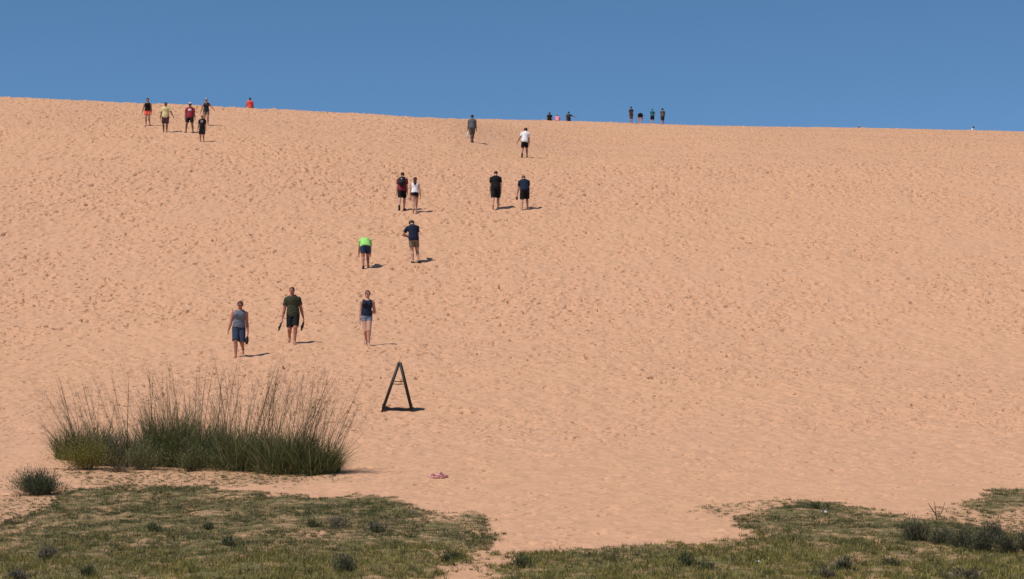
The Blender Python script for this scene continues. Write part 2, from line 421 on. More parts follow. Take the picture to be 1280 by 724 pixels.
SKIN = {'fair': mat('fair_skin', (0.50, 0.27, 0.19), 0.55, 0.06), 'tan': mat('tanned_skin', (0.36, 0.175, 0.11), 0.55, 0.06),
        'red': mat('reddened_skin', (0.38, 0.16, 0.105), 0.55, 0.06), 'deep': mat('brown_skin', (0.19, 0.095, 0.06), 0.55, 0.06)}
EYE = mat('eye_dark', (0.03, 0.02, 0.02), 0.3); LIP = mat('lips', (0.30, 0.10, 0.085), 0.5)
def cloth(name, c): return mat('cloth_' + name, c, 0.9, 0.14, 14, spec=0.15)

def person(px, py, H, heading, label, top=('cloth', 'tee', 0.0), shorts=('cloth', 0.9), skin='tan', hair=((0.04, 0.025, 0.015), 'short'),
           lean=4, upper=None, head=(0, 0), feet=((0.15, 0.10, 0), (-0.12, -0.10, 0)), arms=((0, 10, 12), (0, 10, 12)), hip=None, Y=None, cap=None,
           shoes=None, build=1.0, vox=None, print_=None, glasses=False, roll=0, group=None, chest=1.0, sink=0.02):
    """heading: degrees, 0 walks away from the camera, 180 towards it. feet: per side (right, left) (forward, side, lift).
       arms: per side (right, left) (forward swing, outward, elbow[, inward turn])"""
    g = ground_at(px, py, Y); g.z = surf_z(g.x, g.y) * 0.4 + (float(base_h(g.x, g.y)) + 0.0) * 0.6 - sink
    rz = R(-heading); ch, sh = math.cos(rz), math.sin(rz)
    root = thing('person', g, label, 'person', rz, group)
    Hh = H; fw = np.array([0, 1, 0.])
    L1, L2, ank = 0.245 * H, 0.235 * H, 0.042 * H; b = build
    def terr(x, y): return float(base_h(g.x + ch * x - sh * y, g.y + sh * x + ch * y)) - g.z - sink
    A = []
    for fwd, side, lift in feet:
        A.append(np.array([side * 1.0, fwd, terr(side, fwd) + ank + lift]))
    if hip is None:
        hz = min(a[2] + math.sqrt(max(((L1 + L2) * 0.985)**2 - a[1]**2 - (abs(a[0]) - 0.052 * H)**2, 0.01)) for a, f in zip(A, feet))
        hy = 0.0
    else: hy, hz = hip
    P0 = np.array([0, hy, hz]); hw = 0.05 * H * (0.5 + 0.5 * b)
    hips = [P0 + [hw, 0, 0], P0 + [-hw, 0, 0]]
    knees = []
    for h_, a_ in zip(hips, A):
        v_ = a_ - h_; d_ = np.linalg.norm(v_)
        if d_ > (L1 + L2) * 0.995: a_[:] = h_ + v_ / d_ * (L1 + L2) * 0.995; v_ = a_ - h_; d_ = np.linalg.norm(v_)
        ca = (L1 * L1 + d_ * d_ - L2 * L2) / (2 * L1 * d_); ca = min(1, max(-1, ca)); sa = math.sqrt(1 - ca * ca)
        dv = v_ / d_; pole = fw - dv * (fw @ dv)
        if np.linalg.norm(pole) < 0.05 : pole = np.array([0, 0, 1.0]) - dv * dv[2]
        pole = pole / np.linalg.norm(pole)
        knees.append(h_ + dv * L1 * ca + pole * L1 * sa)
    up_ = lean if upper is None else upper
    Ml = roty(R(roll)) @ rotx(-R(lean)); Mu = roty(R(roll)) @ rotx(-R(up_))
    waist = P0 + Ml @ np.array([0, 0, 0.10 * H]); chst = waist + Ml @ np.array([0, 0, 0.05 * H]) + Mu @ np.array([0, 0, 0.06 * H])
    neck = chst + Mu @ np.array([0, -0.005 * H, 0.105 * H]); sw = 0.101 * H * (0.6 + 0.4 * b)
    SH = [chst + Mu @ np.array([s_ * sw, 0, 0.048 * H]) for s_ in (1, -1)]
    Mh = Mu @ rotx(-R(head[0])) @ rotz(R(head[1])) if up_ < 30 else roty(R(roll)) @ rotx(-R(up_ * 0.6 + head[0])) @ rotz(R(head[1]))
    hc = neck + Mh @ np.array([0, 0.012 * H, 0.083 * H])
    EL, WR, HD = [], [], []
    for k, s_ in enumerate((1, -1)):
        ar = arms[k]; turn = ar[3] if len(ar) > 3 else 0
        Ma = roty(R(-s_ * ar[1] * (0.52 if ar[1] < 30 else 0.9))) @ rotx(R(ar[0]))
        if lean > 25 and len(ar) < 5: pass
        up = Ma @ np.array([0, 0, -1.0]); e = SH[k] + up * 0.168 * H
        Mf = Ma @ rotz(R(s_ * turn)) @ rotx(R(ar[2])); fo = Mf @ np.array([0, 0, -1.0]); w_ = e + fo * 0.145 * H
        EL.append(e); WR.append(w_); HD.append((w_ + fo * 0.045 * H, fo, Mf, s_))
    pts = np.array(hips + knees + A + [neck, hc] + SH + EL + WR + [h_[0] for h_ in HD])
    lo = pts.min(0) - 0.16 * H / 1.7; hi = pts.max(0) + 0.17 * H / 1.7; lo[2] = min(lo[2], -0.1)
    if vox is None: vox = 0.0125 if g.y < 80 else 0.016 if g.y < 130 else 0.021
    fl = Field(lo, hi, vox)
    def body(fl_, o=0.0, parts='all'):
        q = H
        if parts in ('all', 'torso', 'shirt'):
            fl_.ell(chst + Mu @ np.array([0, 0, 0.015 * q]), [0.098 * q * b + o, 0.066 * q * b * chest + o, 0.10 * q + o], Mu, 0.03)
            fl_.ell(waist, [0.080 * q * b + o, 0.058 * q * b + o, 0.085 * q + o], Ml, 0.035)
            fl_.cone(SH[0] + (chst - SH[0]) * 0.16, SH[1] + (chst - SH[1]) * 0.16, 0.033 * q * b**.5 + o * 0.5, 0.033 * q * b**.5 + o * 0.5, 0.03)
            if chest > 1.1:
                for s_ in (1, -1): fl_.ell(chst + Mu @ np.array([s_ * 0.042 * q, 0.052 * q, 0.012 * q]), [0.042 * q + o, 0.034 * q + o, 0.04 * q + o], Mu, 0.02)
            for s_ in (0, 1): fl_.cone(neck - Mu @ np.array([0, 0, 0.012 * q]), SH[s_] - Mu @ np.array([0, 0, 0.004 * q]), 0.026 * q + o * 0.5, 0.030 * q + o * 0.4, 0.02)
        if parts == 'shirt':
            fl_.ell(waist, [0.082 * q * b + o, 0.060 * q * b + o, 0.15 * q + o], Ml, 0.03)
            fl_.ell(P0 + Ml @ np.array([0, 0.0, 0.03 * q]), [0.095 * q * b + o, 0.070 * q * b + o, 0.16 * q + o], Ml, 0.02)
        if parts in ('all', 'pelvis', 'torso', 'shirt'):
            fl_.ell(P0 + Ml @ np.array([0, -0.006 * q, 0.02 * q]), [0.094 * q * b + o, 0.068 * q * b + o, 0.075 * q + o], Ml, 0.03)
    body(fl)
    for k, s_ in enumerate((1, -1)):
        fl.cone(hips[k], knees[k], 0.056 * H * b, 0.034 * H, 0.03)
        kn = knees[k]; an = A[k]; mid = kn + (an - kn) * 0.3
        calf = mid - np.array([0, 0.012 * H, 0])
        fl.cone(kn, calf, 0.031 * H, 0.033 * H, 0.02); fl.cone(calf, an, 0.032 * H, 0.019 * H, 0.02)
        # foot: level on the slope, toes down when lifted
        sl_s = (terr(A[k][0], A[k][1] + 0.15) - terr(A[k][0], A[k][1] - 0.05)) / 0.2
        pit = math.atan(sl_s) if feet[k][2] < 0.04 else -R(48)
        Mt = rotz(-s_ * R(8)) @ rotx(pit)
        shin = (an - kn) / np.linalg.norm(an - kn)
        if hip is not None: Mt = rotz(-s_ * R(8)) @ rotx(R(35))
        heel = an + Mt @ np.array([0, -0.022 * H, -0.020 * H]); ball = an + Mt @ np.array([0, 0.075 * H, -0.026 * H]); toe = an + Mt @ np.array([0, 0.105 * H, -0.030 * H])
        fl.cone(an, heel, 0.020 * H, 0.020 * H, 0.015); fl.cone(an + Mt @ np.array([0, 0.01 * H, -0.008 * H]), ball, 0.022 * H, 0.019 * H, 0.015)
        fl.cone(ball, toe, 0.022 * H, 0.014 * H, 0.012)
        fl.cone(SH[k], EL[k], 0.033 * H * b**.5, 0.024 * H, 0.02); fl.cone(EL[k], EL[k] + (WR[k] - EL[k]) * 0.3, 0.024 * H, 0.0245 * H, 0.015)
        fl.cone(EL[k] + (WR[k] - EL[k]) * 0.3, WR[k], 0.0245 * H, 0.0155 * H, 0.015)
        hcn, fo, Mf, _ = HD[k]
        fl.ell(WR[k] + fo * 0.028 * H, [0.011 * H, 0.024 * H, 0.030 * H], Mf, 0.012)
        if shoes:
            fs = Field(an - 0.2, an + 0.25, max(0.012, vox * 0.8))
            fs.cone(heel, ball, 0.027 * H, 0.028 * H, 0.02); fs.cone(ball, toe, 0.028 * H, 0.022 * H, 0.02)
            if shoes[1] == 'shoe': fs.cone(an, heel, 0.024 * H, 0.026 * H, 0.02)
            fs.cutall(an + Mt @ np.array([0, 0, 0.004 * H if shoes[1] == 'shoe' else -0.024 * H]), Mt @ np.array([0, 0, 1.0]))
            V, Q = fs.mesh(); mesh_np('shoe', V, Q, 4, mat('shoe_' + shoes[0], SHOEC[shoes[0]], 0.7), root)
    fl.cone(neck - Mu @ np.array([0, 0, 0.02 * H]), hc - Mh @ np.array([0, 0.01 * H, 0.03 * H]), 0.034 * H * b**.5, 0.031 * H, 0.02)
    hr = np.array([0.044, 0.054, 0.058]) * 1.72 * (0.55 + 0.45 * H / 1.72)
    hl = lambda x, y, z: hc + Mh @ (np.array([x, y, z]) * hr)
    fl.ell(hc + Mh @ np.array([0, -0.1 * hr[1], 0.12 * hr[2]]), [hr[0], hr[1] * 0.95, hr[2] * 0.9], Mh, 0.01)
    fl.ell(hl(0, 0.32, -0.42), [hr[0] * 0.74, hr[1] * 0.66, hr[2] * 0.62], Mh, 0.02)
    fl.cone(hl(0, 0.95, 0.05), hl(0, 1.17, -0.26), 0.007, 0.012, 0.008)
    fl.cone(hl(-0.45, 0.80, 0.22), hl(0.45, 0.80, 0.22), 0.007, 0.007, 0.012)
    fl.cone(hl(-0.25, 0.85, -0.55), hl(0.25, 0.85, -0.55), 0.008, 0.008, 0.008)
    for s_ in (1, -1): fl.ell(hl(s_ * 1.03, -0.05, 0.0), [0.009, 0.018, 0.028], Mh, 0.006)
    V, Q = fl.mesh(); nb = len(Q)
    mi = np.zeros(nb, int); fc = V[Q].mean(1); loc = (fc - hc) @ Mh / hr
    for s_ in (1, -1): mi[(np.abs(loc[:, 0] - s_ * 0.42) < 0.22) & (np.abs(loc[:, 2] - 0.06) < 0.11) & (loc[:, 1] > 0.5)] = 1
    mi[(np.abs(loc[:, 0]) < 0.36) & (np.abs(loc[:, 2] + 0.56) < 0.1) & (loc[:, 1] > 0.6)] = 2
    Vs, Qs, Ms = [V], [Q], [mi]; off = len(V)
    for hcn, fo, Mf, s_ in HD:                              # fingers: the palm faces the thigh, thumb forward
        u = H / 1.75
        for i, (ff, ln) in enumerate(((0.030, 0.070), (0.011, 0.078), (-0.009, 0.073), (-0.027, 0.058))):
            p0 = hcn + Mf @ (np.array([0, ff * 0.9, 0.010]) * u); cl = -s_
            p1 = p0 + Mf @ (np.array([cl * 0.010, ff * 0.1, -ln * 0.55]) * u); p2 = p1 + Mf @ (np.array([cl * 0.022, -0.002, -ln * 0.42]) * u)
            v_, q_ = tube([p0, p1, p2], [0.0095 * u, 0.0088 * u, 0.0068 * u]); Vs.append(v_); Qs.append(q_ + off); Ms.append(np.zeros(len(q_), int)); off += len(v_)
        p0 = hcn + Mf @ (np.array([0, 0.018, 0.028]) * u); p1 = p0 + Mf @ (np.array([-s_ * 0.012, 0.030, -0.022]) * u); p2 = p1 + Mf @ (np.array([-s_ * 0.012, 0.006, -0.030]) * u)
        v_, q_ = tube([p0, p1, p2], [0.012 * u, 0.0100 * u, 0.0075 * u]); Vs.append(v_); Qs.append(q_ + off); Ms.append(np.zeros(len(q_), int)); off += len(v_)
    quads_to_mesh('body', np.concatenate(Vs), np.concatenate(Qs), [SKIN[skin], EYE, LIP], root, midx=np.concatenate(Ms))
    # shorts
    sm, sfr = shorts[0], shorts[1]; flare = shorts[2] if len(shorts) > 2 else 0.012
    fs = Field(np.min(np.array(hips + knees), 0) - 0.17, np.max(np.array(hips + knees), 0) + 0.24, vox)
    body(fs, 0.012, 'pelvis')
    for k in (0, 1):
        dv = knees[k] - hips[k]; dv = dv / np.linalg.norm(dv); en = hips[k] + dv * L1 * sfr
        fs.cone(hips[k], en + dv * 0.05, 0.054 * H * b + 0.008, 0.040 * H * b + 0.004 + flare, 0.012, cut=(en, dv))
    fs.cutall(P0 + Ml @ np.array([0, 0, 0.065 * H]), Ml @ np.array([0, 0, 1.0])); fs.wrinkle(0.0035, 0.11, px)
    V, Q = fs.mesh(); mesh_np('shorts', V, Q, 4, sm, root)
    # shirt
    tm, kind, drop = top
    ft = Field(np.min(np.array([P0, chst, neck] + SH + EL), 0) - 0.2, np.max(np.array([P0, chst, neck] + SH + EL), 0) + 0.2, vox)
    body(ft, 0.020 if kind != 'tank' else 0.011, 'shirt')
    if kind in ('tee', 'long'):
        for k in (0, 1):
            dv = EL[k] - SH[k]; dv = dv / np.linalg.norm(dv)
            if kind == 'tee': en = SH[k] + dv * 0.105 * H; ft.cone(SH[k], en + dv * 0.04, 0.033 * H * b**.5 + 0.009, 0.033 * H + 0.014, 0.025, cut=(en, dv))
            else:
                ft.cone(SH[k], EL[k], 0.037 * H + 0.012, 0.028 * H + 0.01, 0.03); ft.cone(EL[k], WR[k], 0.028 * H + 0.01, 0.02 * H + 0.008, 0.02, cut=(WR[k], (WR[k] - EL[k]) / np.linalg.norm(WR[k] - EL[k])))
    else:
        for s_ in (1, -1):
            o_ = chst + Mu @ np.array([s_ * sw * 0.86, 0, 0.06 * H]); ft.cutall(o_, Mu @ np.array([s_ * 1.0, 0, 0.12]))
    ft.cutall(P0 + Ml @ np.array([0, 0, (-(0.035 + drop) if kind != 'tank' else 0.018 - drop) * H]), Ml @ np.array([0, 0, -1.0]))
    gg = np.meshgrid(*ft.ax, indexing='ij', sparse=True)
    nc = neck + Mu @ (np.array([0, 0.018, 0.012 if kind != 'tank' else 0.0]) * H); nr_ = (0.043 if kind != 'tank' else 0.056) * H
    ft.f = np.maximum(ft.f, (nr_ - np.sqrt((gg[0] - nc[0])**2 + (gg[1] - nc[1])**2 + (gg[2] - nc[2])**2)).astype(np.float32))
    ft.wrinkle(0.0032, 0.16, py); ft.wrinkle(0.0022, 0.085, px)
    V, Q = ft.mesh(); mi = None; ms = [tm]
    if print_:
        fc = V[Q].mean(1); l_ = (fc - chst) @ Mu; s_ = 1 if print_[1] == 'front' else -1; pc, _, w0, w1, z0, z1 = print_
        sel = (l_[:, 1] * s_ > 0.02) & (l_[:, 0] > w0) & (l_[:, 0] < w1) & (l_[:, 2] > z0 + 0.015 * np.sin(l_[:, 0] * 90)) & (l_[:, 2] < z1 - 0.01 * np.sin(l_[:, 0] * 70))
        mi = sel.astype(int); ms.append(pc)
    mesh_np('shirt', V, Q, 4, ms, root, midx=mi)
    # hair
    hcol, hk = hair[0], hair[1]
    if hk != 'bald':
        hm = mat('hair_%d_%d_%d' % tuple(int(c * 1000) for c in hcol), hcol, 0.6, 0.25, 30)
        fh = Field(hc - 0.42, hc + 0.2, min(vox, 0.014)); e_ = 0.010 if hk != 'stubble' else 0.004
        fh.ell(hc + Mh @ np.array([0, -0.14 * hr[1], 0.14 * hr[2]]), [hr[0] + e_, hr[1] * 0.97 + e_, hr[2] * 0.92 + e_], Mh, 0.0)
        fh.cutall(hl(0, 0.55, 0.38), Mh @ np.array([0, 1.0, -0.85])); fh.cutall(hl(0, -0.2, -0.55), Mh @ np.array([0, 0, -1.0]))
        if hk == 'long':
            fh.cone(hl(0, -0.7, 0.1), hl(0, -1.15, -2.4), 0.062, 0.05, 0.03); fh.cone(hl(0.3, -0.5, 0), hl(0.6, -1.0, -2.0), 0.045, 0.025, 0.03); fh.cone(hl(-0.3, -0.5, 0), hl(-0.6, -1.0, -2.0), 0.045, 0.025, 0.03)
        if hk == 'curly': fh.ell(hl(0, -0.25, 0.35), [hr[0] + 0.03, hr[1] * 0.9 + 0.02, hr[2] * 0.75 + 0.02], Mh, 0.02)
        if hk == 'bun': fh.ell(hl(0, -1.15, 0.35), [0.032, 0.03, 0.032], Mh, 0.01)
        if hk == 'tail': fh.cone(hl(0, -1.05, 0.3), hl(0, -1.35, -1.2), 0.03, 0.014, 0.01)
        fh.wrinkle(0.003, 0.045, px); V, Q = fh.mesh()
        if len(V): mesh_np('hair', V, Q, 4, hm, root)
    if cap:
        fc_ = Field(hc - 0.25, hc + 0.25, min(vox, 0.012))
        fc_.ell(hc + Mh @ np.array([0, -0.12 * hr[1], 0.2 * hr[2]]), [hr[0] + 0.015, hr[1] + 0.014, hr[2] * 0.95 + 0.012], Mh, 0.0, cut=(hl(0, 0, 0.42), Mh @ np.array([0, 0, -1.0])))
        fc_.ell(hl(0, 1.05, 0.45), [hr[0] * 0.95, 0.075, 0.012], Mh, 0.012)
        if len(cap) > 1: fc_.ell(hl(0, 0, 0.42), [hr[0] + 0.07, hr[1] + 0.07, 0.012], Mh, 0.012)
        V, Q = fc_.mesh(); mesh_np('hat' if len(cap) > 1 else 'cap', V, Q, 4, cap[0], root)
    if glasses:
        fg = Field(hc - 0.15, hc + 0.15, 0.008)
        for s_ in (1, -1):
            fg.ell(hl(s_ * 0.42, 0.93, 0.08), [0.026, 0.012, 0.019], Mh, 0.004); fg.cone(hl(s_ * 0.8, 0.75, 0.12), hl(s_ * 1.1, -0.1, 0.12), 0.006, 0.006, 0.003)
        V, Q = fg.mesh(); mesh_np('sunglasses', V, Q, 4, mat('dark_lens', (0.012, 0.012, 0.014), 0.2), root)
    def world(p): return Vector((g.x + ch * p[0] - sh * p[1], g.y + sh * p[0] + ch * p[1], g.z + p[2]))
    info = dict(root=root, rz=rz, H=H, chst=chst, Mu=Mu, hc=hc, hands=[h_[0] + h_[1] * 0.02 * H for h_ in HD], hm=[h_[2] for h_ in HD], waist=waist, SH=SH, world=world, g=g, b=b)
    return info
SHOEC = {'black': (0.02, 0.02, 0.02), 'dark': (0.035, 0.03, 0.03), 'grey': (0.2, 0.2, 0.2), 'blue': (0.03, 0.05, 0.1)}

def backpack(p, col, label, dot=None, size=1.0):
    root = thing('backpack', p['world'](p['chst']), label, 'backpack', p['rz'])
    q = p['H']; Mu = p['Mu']; c = np.zeros(3); m = mat('pack_%d' % int(col[0] * 1000 + col[2] * 10), col, 0.8, 0.2, 20)
    f = Field([-0.3, -0.45, -0.4], [0.3, 0.3, 0.35], 0.014)
    f.ell(Mu @ np.array([0, -0.105 * q, -0.02 * q]), [0.088 * q * size, 0.05 * q * size, 0.125 * q * size], Mu, 0.02)
    f.ell(Mu @ np.array([0, -0.125 * q, -0.065 * q]), [0.072 * q * size, 0.048 * q * size, 0.062 * q * size], Mu, 0.02)
    f.wrinkle(0.003, 0.12, 3); V, Q = f.mesh(); mesh_np('bag', V, Q, 4, m, root)
    for s_ in (1, -1):
        pts = [Mu @ (np.array(a) * q) for a in ((s_ * .055, -.075, .07), (s_ * .062, -.03, .108), (s_ * .060, .035, .100), (s_ * .060, .072, .04), (s_ * .075, .05, -.03), (s_ * .085, -.02, -.07), (s_ * .06, -.07, -.08))]
        V, Q = tube(pts, [0.018] * 7); quads_to_mesh('strap', V, Q, m, root)
    if dot:
        f = Field([-0.1, -0.5, -0.1], [0.1, 0.1, 0.2], 0.01); f.ell(Mu @ np.array([0, -0.152 * q, 0.03 * q]), [0.028, 0.012, 0.028], Mu, 0.0)
        V, Q = f.mesh(); mesh_np('badge', V, Q, 4, dot, root)
    return root

def sandal_mesh(m, strapm, name, loc, rot, label, cat='sandal', L=0.27, pair=1):
    """a flat shaped sole with a toe strap; pair=2 hangs two side by side from one grip"""
    root = thing(name, loc, label, cat); root.rotation_euler = rot
    for k in range(pair):
        par = root
        out = []
        for t in np.linspace(0, 1, 9):
            wv = 0.5 * (0.072 + 0.026 * math.sin((t - 0.15) * 4.2)) * (math.sin(math.pi * min(max(t * 0.96 + 0.02, 0), 1)))**0.28
            out.append((t * L, wv))
        V = []; dz = k * 0.045; ox = k * 0.02
        for zz in (0, 0.018):
            for t, wv in out: V += [(-wv + ox, t, zz + dz), (wv + ox, t, zz + dz)]
        nn = len(out); Fq = []
        for i in range(nn - 1):
            a = 2 * i; Fq.append([a, a + 2, a + 3, a + 1]); b_ = a + 2 * nn; Fq.append([b_, b_ + 1, b_ + 3, b_ + 2])
            Fq.append([a, b_, b_ + 2, a + 2]); Fq.append([a + 1, a + 3, b_ + 3, b_ + 1])
        e = 2 * (nn - 1); Fq.append([0, 1, 2 * nn + 1, 2 * nn]); Fq.append([e, e + 2 * nn, e + 2 * nn + 1, e + 1])
        mesh_np('sole', V, Fq, 4, m, par, smooth=False)
        for s_ in (1, -1):
            V2, Q2 = tube([(ox, L * 0.78, 0.02 + dz), (s_ * 0.022 + ox, L * 0.64, 0.045 + dz), (s_ * 0.040 + ox, L * 0.42, 0.012 + dz)], [0.006, 0.009, 0.007])
            quads_to_mesh('strap', V2, Q2, strapm, par)
    return root
# ------------------------------------------------------------------ the walkers
black = cloth('black', (0.012, 0.012, 0.014)); navy = cloth('navy', (0.014, 0.021, 0.042)); olive = cloth('olive', (0.050, 0.052, 0.030))
greyc = cloth('grey', (0.13, 0.15, 0.19)); slate = cloth('slate', (0.035, 0.050, 0.085)); lime = cloth('lime', (0.32, 0.66, 0.17))
denim = cloth('denim', (0.022, 0.045, 0.10)); khaki = cloth('khaki', (0.20, 0.155, 0.105)); maroon = cloth('maroon', (0.20, 0.030, 0.045))
white = cloth('white', (0.78, 0.78, 0.80)); yellow = cloth('yellow', (0.66, 0.56, 0.27)); brown = cloth('brown', (0.060, 0.030, 0.030))
redt = cloth('red', (0.30, 0.035, 0.050)); coral = cloth('coral', (0.85, 0.12, 0.08)); pink = cloth('pink', (0.80, 0.28, 0.36))
teal = cloth('teal', (0.018, 0.13, 0.19)); dgrey = cloth('charcoal', (0.035, 0.038, 0.045)); mgrey = cloth('ash', (0.11, 0.11, 0.12)); dgreen = cloth('moss', (0.10, 0.10, 0.085))
printc = cloth('print', (0.30, 0.28, 0.27)); denim_l = cloth('pale_denim', (0.17, 0.20, 0.27)); camo = cloth('camo', (0.10, 0.095, 0.085)); orange = cloth('orange', (0.70, 0.085, 0.07))
whitecap = cloth('cap_white', (0.6, 0.6, 0.62)); DK = (0.022, 0.016, 0.013); BR = (0.07, 0.035, 0.02)
rub = mat('black_rubber', (0.02, 0.02, 0.022), 0.7); greyrub = mat('grey_rubber', (0.22, 0.22, 0.24), 0.7)

pA = person(298, 446, 1.66, 176, 'woman in grey tank top and long navy shorts walking down barefoot, sandals in one hand', top=(greyc, 'tank', 0.0),
       shorts=(slate, 0.93, 0.016), skin='red', hair=(BR, 'bun'), lean=3, head=(14, 4), feet=((0.20, 0.06, 0.0), (-0.30, -0.10, 0.14)), roll=-3, chest=1.2, build=1.04,
       arms=((4, 27, 16), (-2, 12, 12)), glasses=True)
sandal_mesh(rub, greyrub, 'sandals', pA['world'](pA['hands'][1] - np.array([0, 0, 0.015])), (-math.pi / 2, 0.15, 1.1), 'dark strappy sandals dangling from hand of woman in grey tank top', 'sandals', pair=2, L=0.22)
pB = person(366, 429, 1.78, 174, 'man in olive t-shirt and black shorts walking down barefoot, a flip-flop in each hand', top=(olive, 'tee', 0.0),
       shorts=(black, 0.86, 0.02), skin='red', hair=((0.06, 0.03, 0.02), 'stubble'), lean=2, head=(6, -14), feet=((-0.30, 0.10, 0.10), (0.22, -0.05, 0)), build=1.0, roll=3,
       arms=((-2, 20, 8), (-14, 28, 16)))
sandal_mesh(rub, rub, 'flip_flop', pB['world'](pB['hands'][0] - np.array([0, 0, 0.01])), (-math.pi / 2 + 0.4, -0.1, 1.2), 'black flip-flop hanging beside the shorts in right hand of man in olive', 'flip-flop', L=0.28)
sandal_mesh(rub, rub, 'flip_flop', pB['world'](pB['hands'][1] - np.array([0, 0, 0.01])), (-math.pi / 2 + 0.1, 0.35, 1.15), 'black flip-flop pointing down from outer left hand of man in olive', 'flip-flop', L=0.30)
person(458, 432, 1.70, 172, 'slim woman in navy sleeveless top and short pale denim shorts, hand at waist, sunglasses', top=(navy, 'tank', 0.0), shorts=(denim_l, 0.34, 0.012),
       skin='fair', hair=((0.12, 0.05, 0.03), 'tail'), lean=-2, head=(4, 6), feet=((-0.24, 0.00, 0.10), (0.16, -0.05, 0)), build=0.90, arms=((-4, 9, 10), (-14, 24, 96, 72)),
       glasses=True, shoes=('black', 'sandal'), chest=1.15, roll=-2)
person(456.5, 335, 1.66, -6, 'bent-over person in lime green shirt and denim shorts climbing with head down', top=(lime, 'tee', -0.01), shorts=(denim, 0.62, 0.014), skin='red',
       hair=(BR, 'short'), lean=36, upper=74, head=(40, 0), feet=((0.06, 0.11, 0.0), (-0.22, -0.08, 0.04)), build=1.10, arms=((20, 8, 15), (20, 10, 15)), shoes=('dark', 'sandal'))
person(517, 328.5, 1.82, -8, 'person in navy t-shirt and khaki shorts climbing with bowed head and arm folded across front', top=(navy, 'tee', 0.0), shorts=(khaki, 0.66, 0.016), skin='fair',
       hair=((0.05, 0.03, 0.02), 'curly'), lean=8, upper=24, head=(28, 14), feet=((-0.02, 0.19, 0.02), (-0.10, -0.03, 0)), build=1.0, arms=((6, 5, 20), (12, 38, 100, 60)),
       shoes=('black', 'shoe'), roll=-5)
pF = person(502.5, 263, 1.77, 4, 'man in maroon t-shirt and black shorts walking uphill beside woman with long hair', top=(maroon, 'tee', 0.0), shorts=(black, 0.82, 0.018), skin='fair',
       hair=((0.06, 0.03, 0.02), 'short'), lean=5, upper=7, head=(8, 0), feet=((0.10, 0.08, 0), (-0.32, -0.08, 0.16)), arms=((4, 7, 10), (-6, 12, 12)), shoes=('dark', 'shoe'))
backpack(pF, (0.012, 0.010, 0.018), 'black backpack with small white badge worn by man in maroon shirt', dot=white)
person(518.5, 266, 1.63, 2, 'woman with long brown hair in white top and tight black shorts walking uphill', top=(white, 'tank', -0.01), shorts=(black, 0.42, 0.0), skin='fair',
       hair=((0.065, 0.028, 0.018), 'long'), lean=4, upper=5, head=(4, 0), feet=((0.16, 0.04, 0), (-0.26, -0.04, 0.12)), arms=((-4, 17, 12), (4, 10, 12)), build=0.96)
pH = person(619.5, 261.5, 1.84, 3, 'pale-legged man in black t-shirt and black shorts climbing with bowed head', top=(black, 'tee', 0.0), shorts=(black, 0.92, 0.03), skin='fair',
       hair=((0.06, 0.03, 0.02), 'short'), lean=5, upper=10, head=(17, -4), feet=((0.16, 0.10, 0), (-0.34, -0.09, 0.16)), arms=((0, 8, 8), (2, 12, 8)), build=1.08)
sandal_mesh(rub, rub, 'sandals', pH['world'](pH['hands'][0] + np.array([0, 0, 0.03])), (-math.pi / 2 + 0.8, 0, 1.2), 'black sandals held in right hand of man in all black', 'sandals', pair=2, L=0.24)
pI = person(656, 262, 1.80, -4, 'stooping man in navy t-shirt and black shorts climbing at right of the pair', top=(navy, 'tee', 0.0), shorts=(black, 0.90, 0.03), skin='fair',
       hair=((0.10, 0.055, 0.035), 'short'), lean=16, upper=36, head=(16, 18), feet=((0.16, 0.14, 0), (-0.16, -0.14, 0.02)), arms=((6, 6, 10), (4, 18, 12)), build=1.12, roll=-3)
sandal_mesh(rub, rub, 'sandals', pI['world'](pI['hands'][1] + np.array([0, 0, 0.04])), (-math.pi / 2 - 0.7, 0.5, 0.6), 'black shoes bunched in left hand of stooping man in navy', 'sandals', pair=2, L=0.25)
person(656, 197, 1.76, 2, 'dark-haired person in white t-shirt and black shorts climbing alone with one foot lifted', top=(white, 'tee', 0.0), shorts=(black, 0.80, 0.026), skin='tan',
       hair=(DK, 'curly'), lean=7, upper=16, head=(18, -8), feet=((0.12, 0.12, 0), (-0.26, -0.14, 0.14)), arms=((10, 4, 20), (-10, 30, 12)), shoes=('dark', 'shoe'), roll=4, build=0.98)
pK = person(590, 178, 1.74, 3, 'walker in grey shirt and grey-green shorts with dark cap climbing near the crest', top=(mgrey, 'tee', 0.0), shorts=(dgreen, 0.85, 0.012), skin='deep',
       hair=(DK, 'short'), lean=5, upper=10, head=(8, 0), feet=((0.05, 0.03, 0), (-0.12, -0.03, 0)), arms=((0, 14, 8), (2, 14, 6)), cap=(navy,), build=1.05, shoes=('dark', 'shoe'))
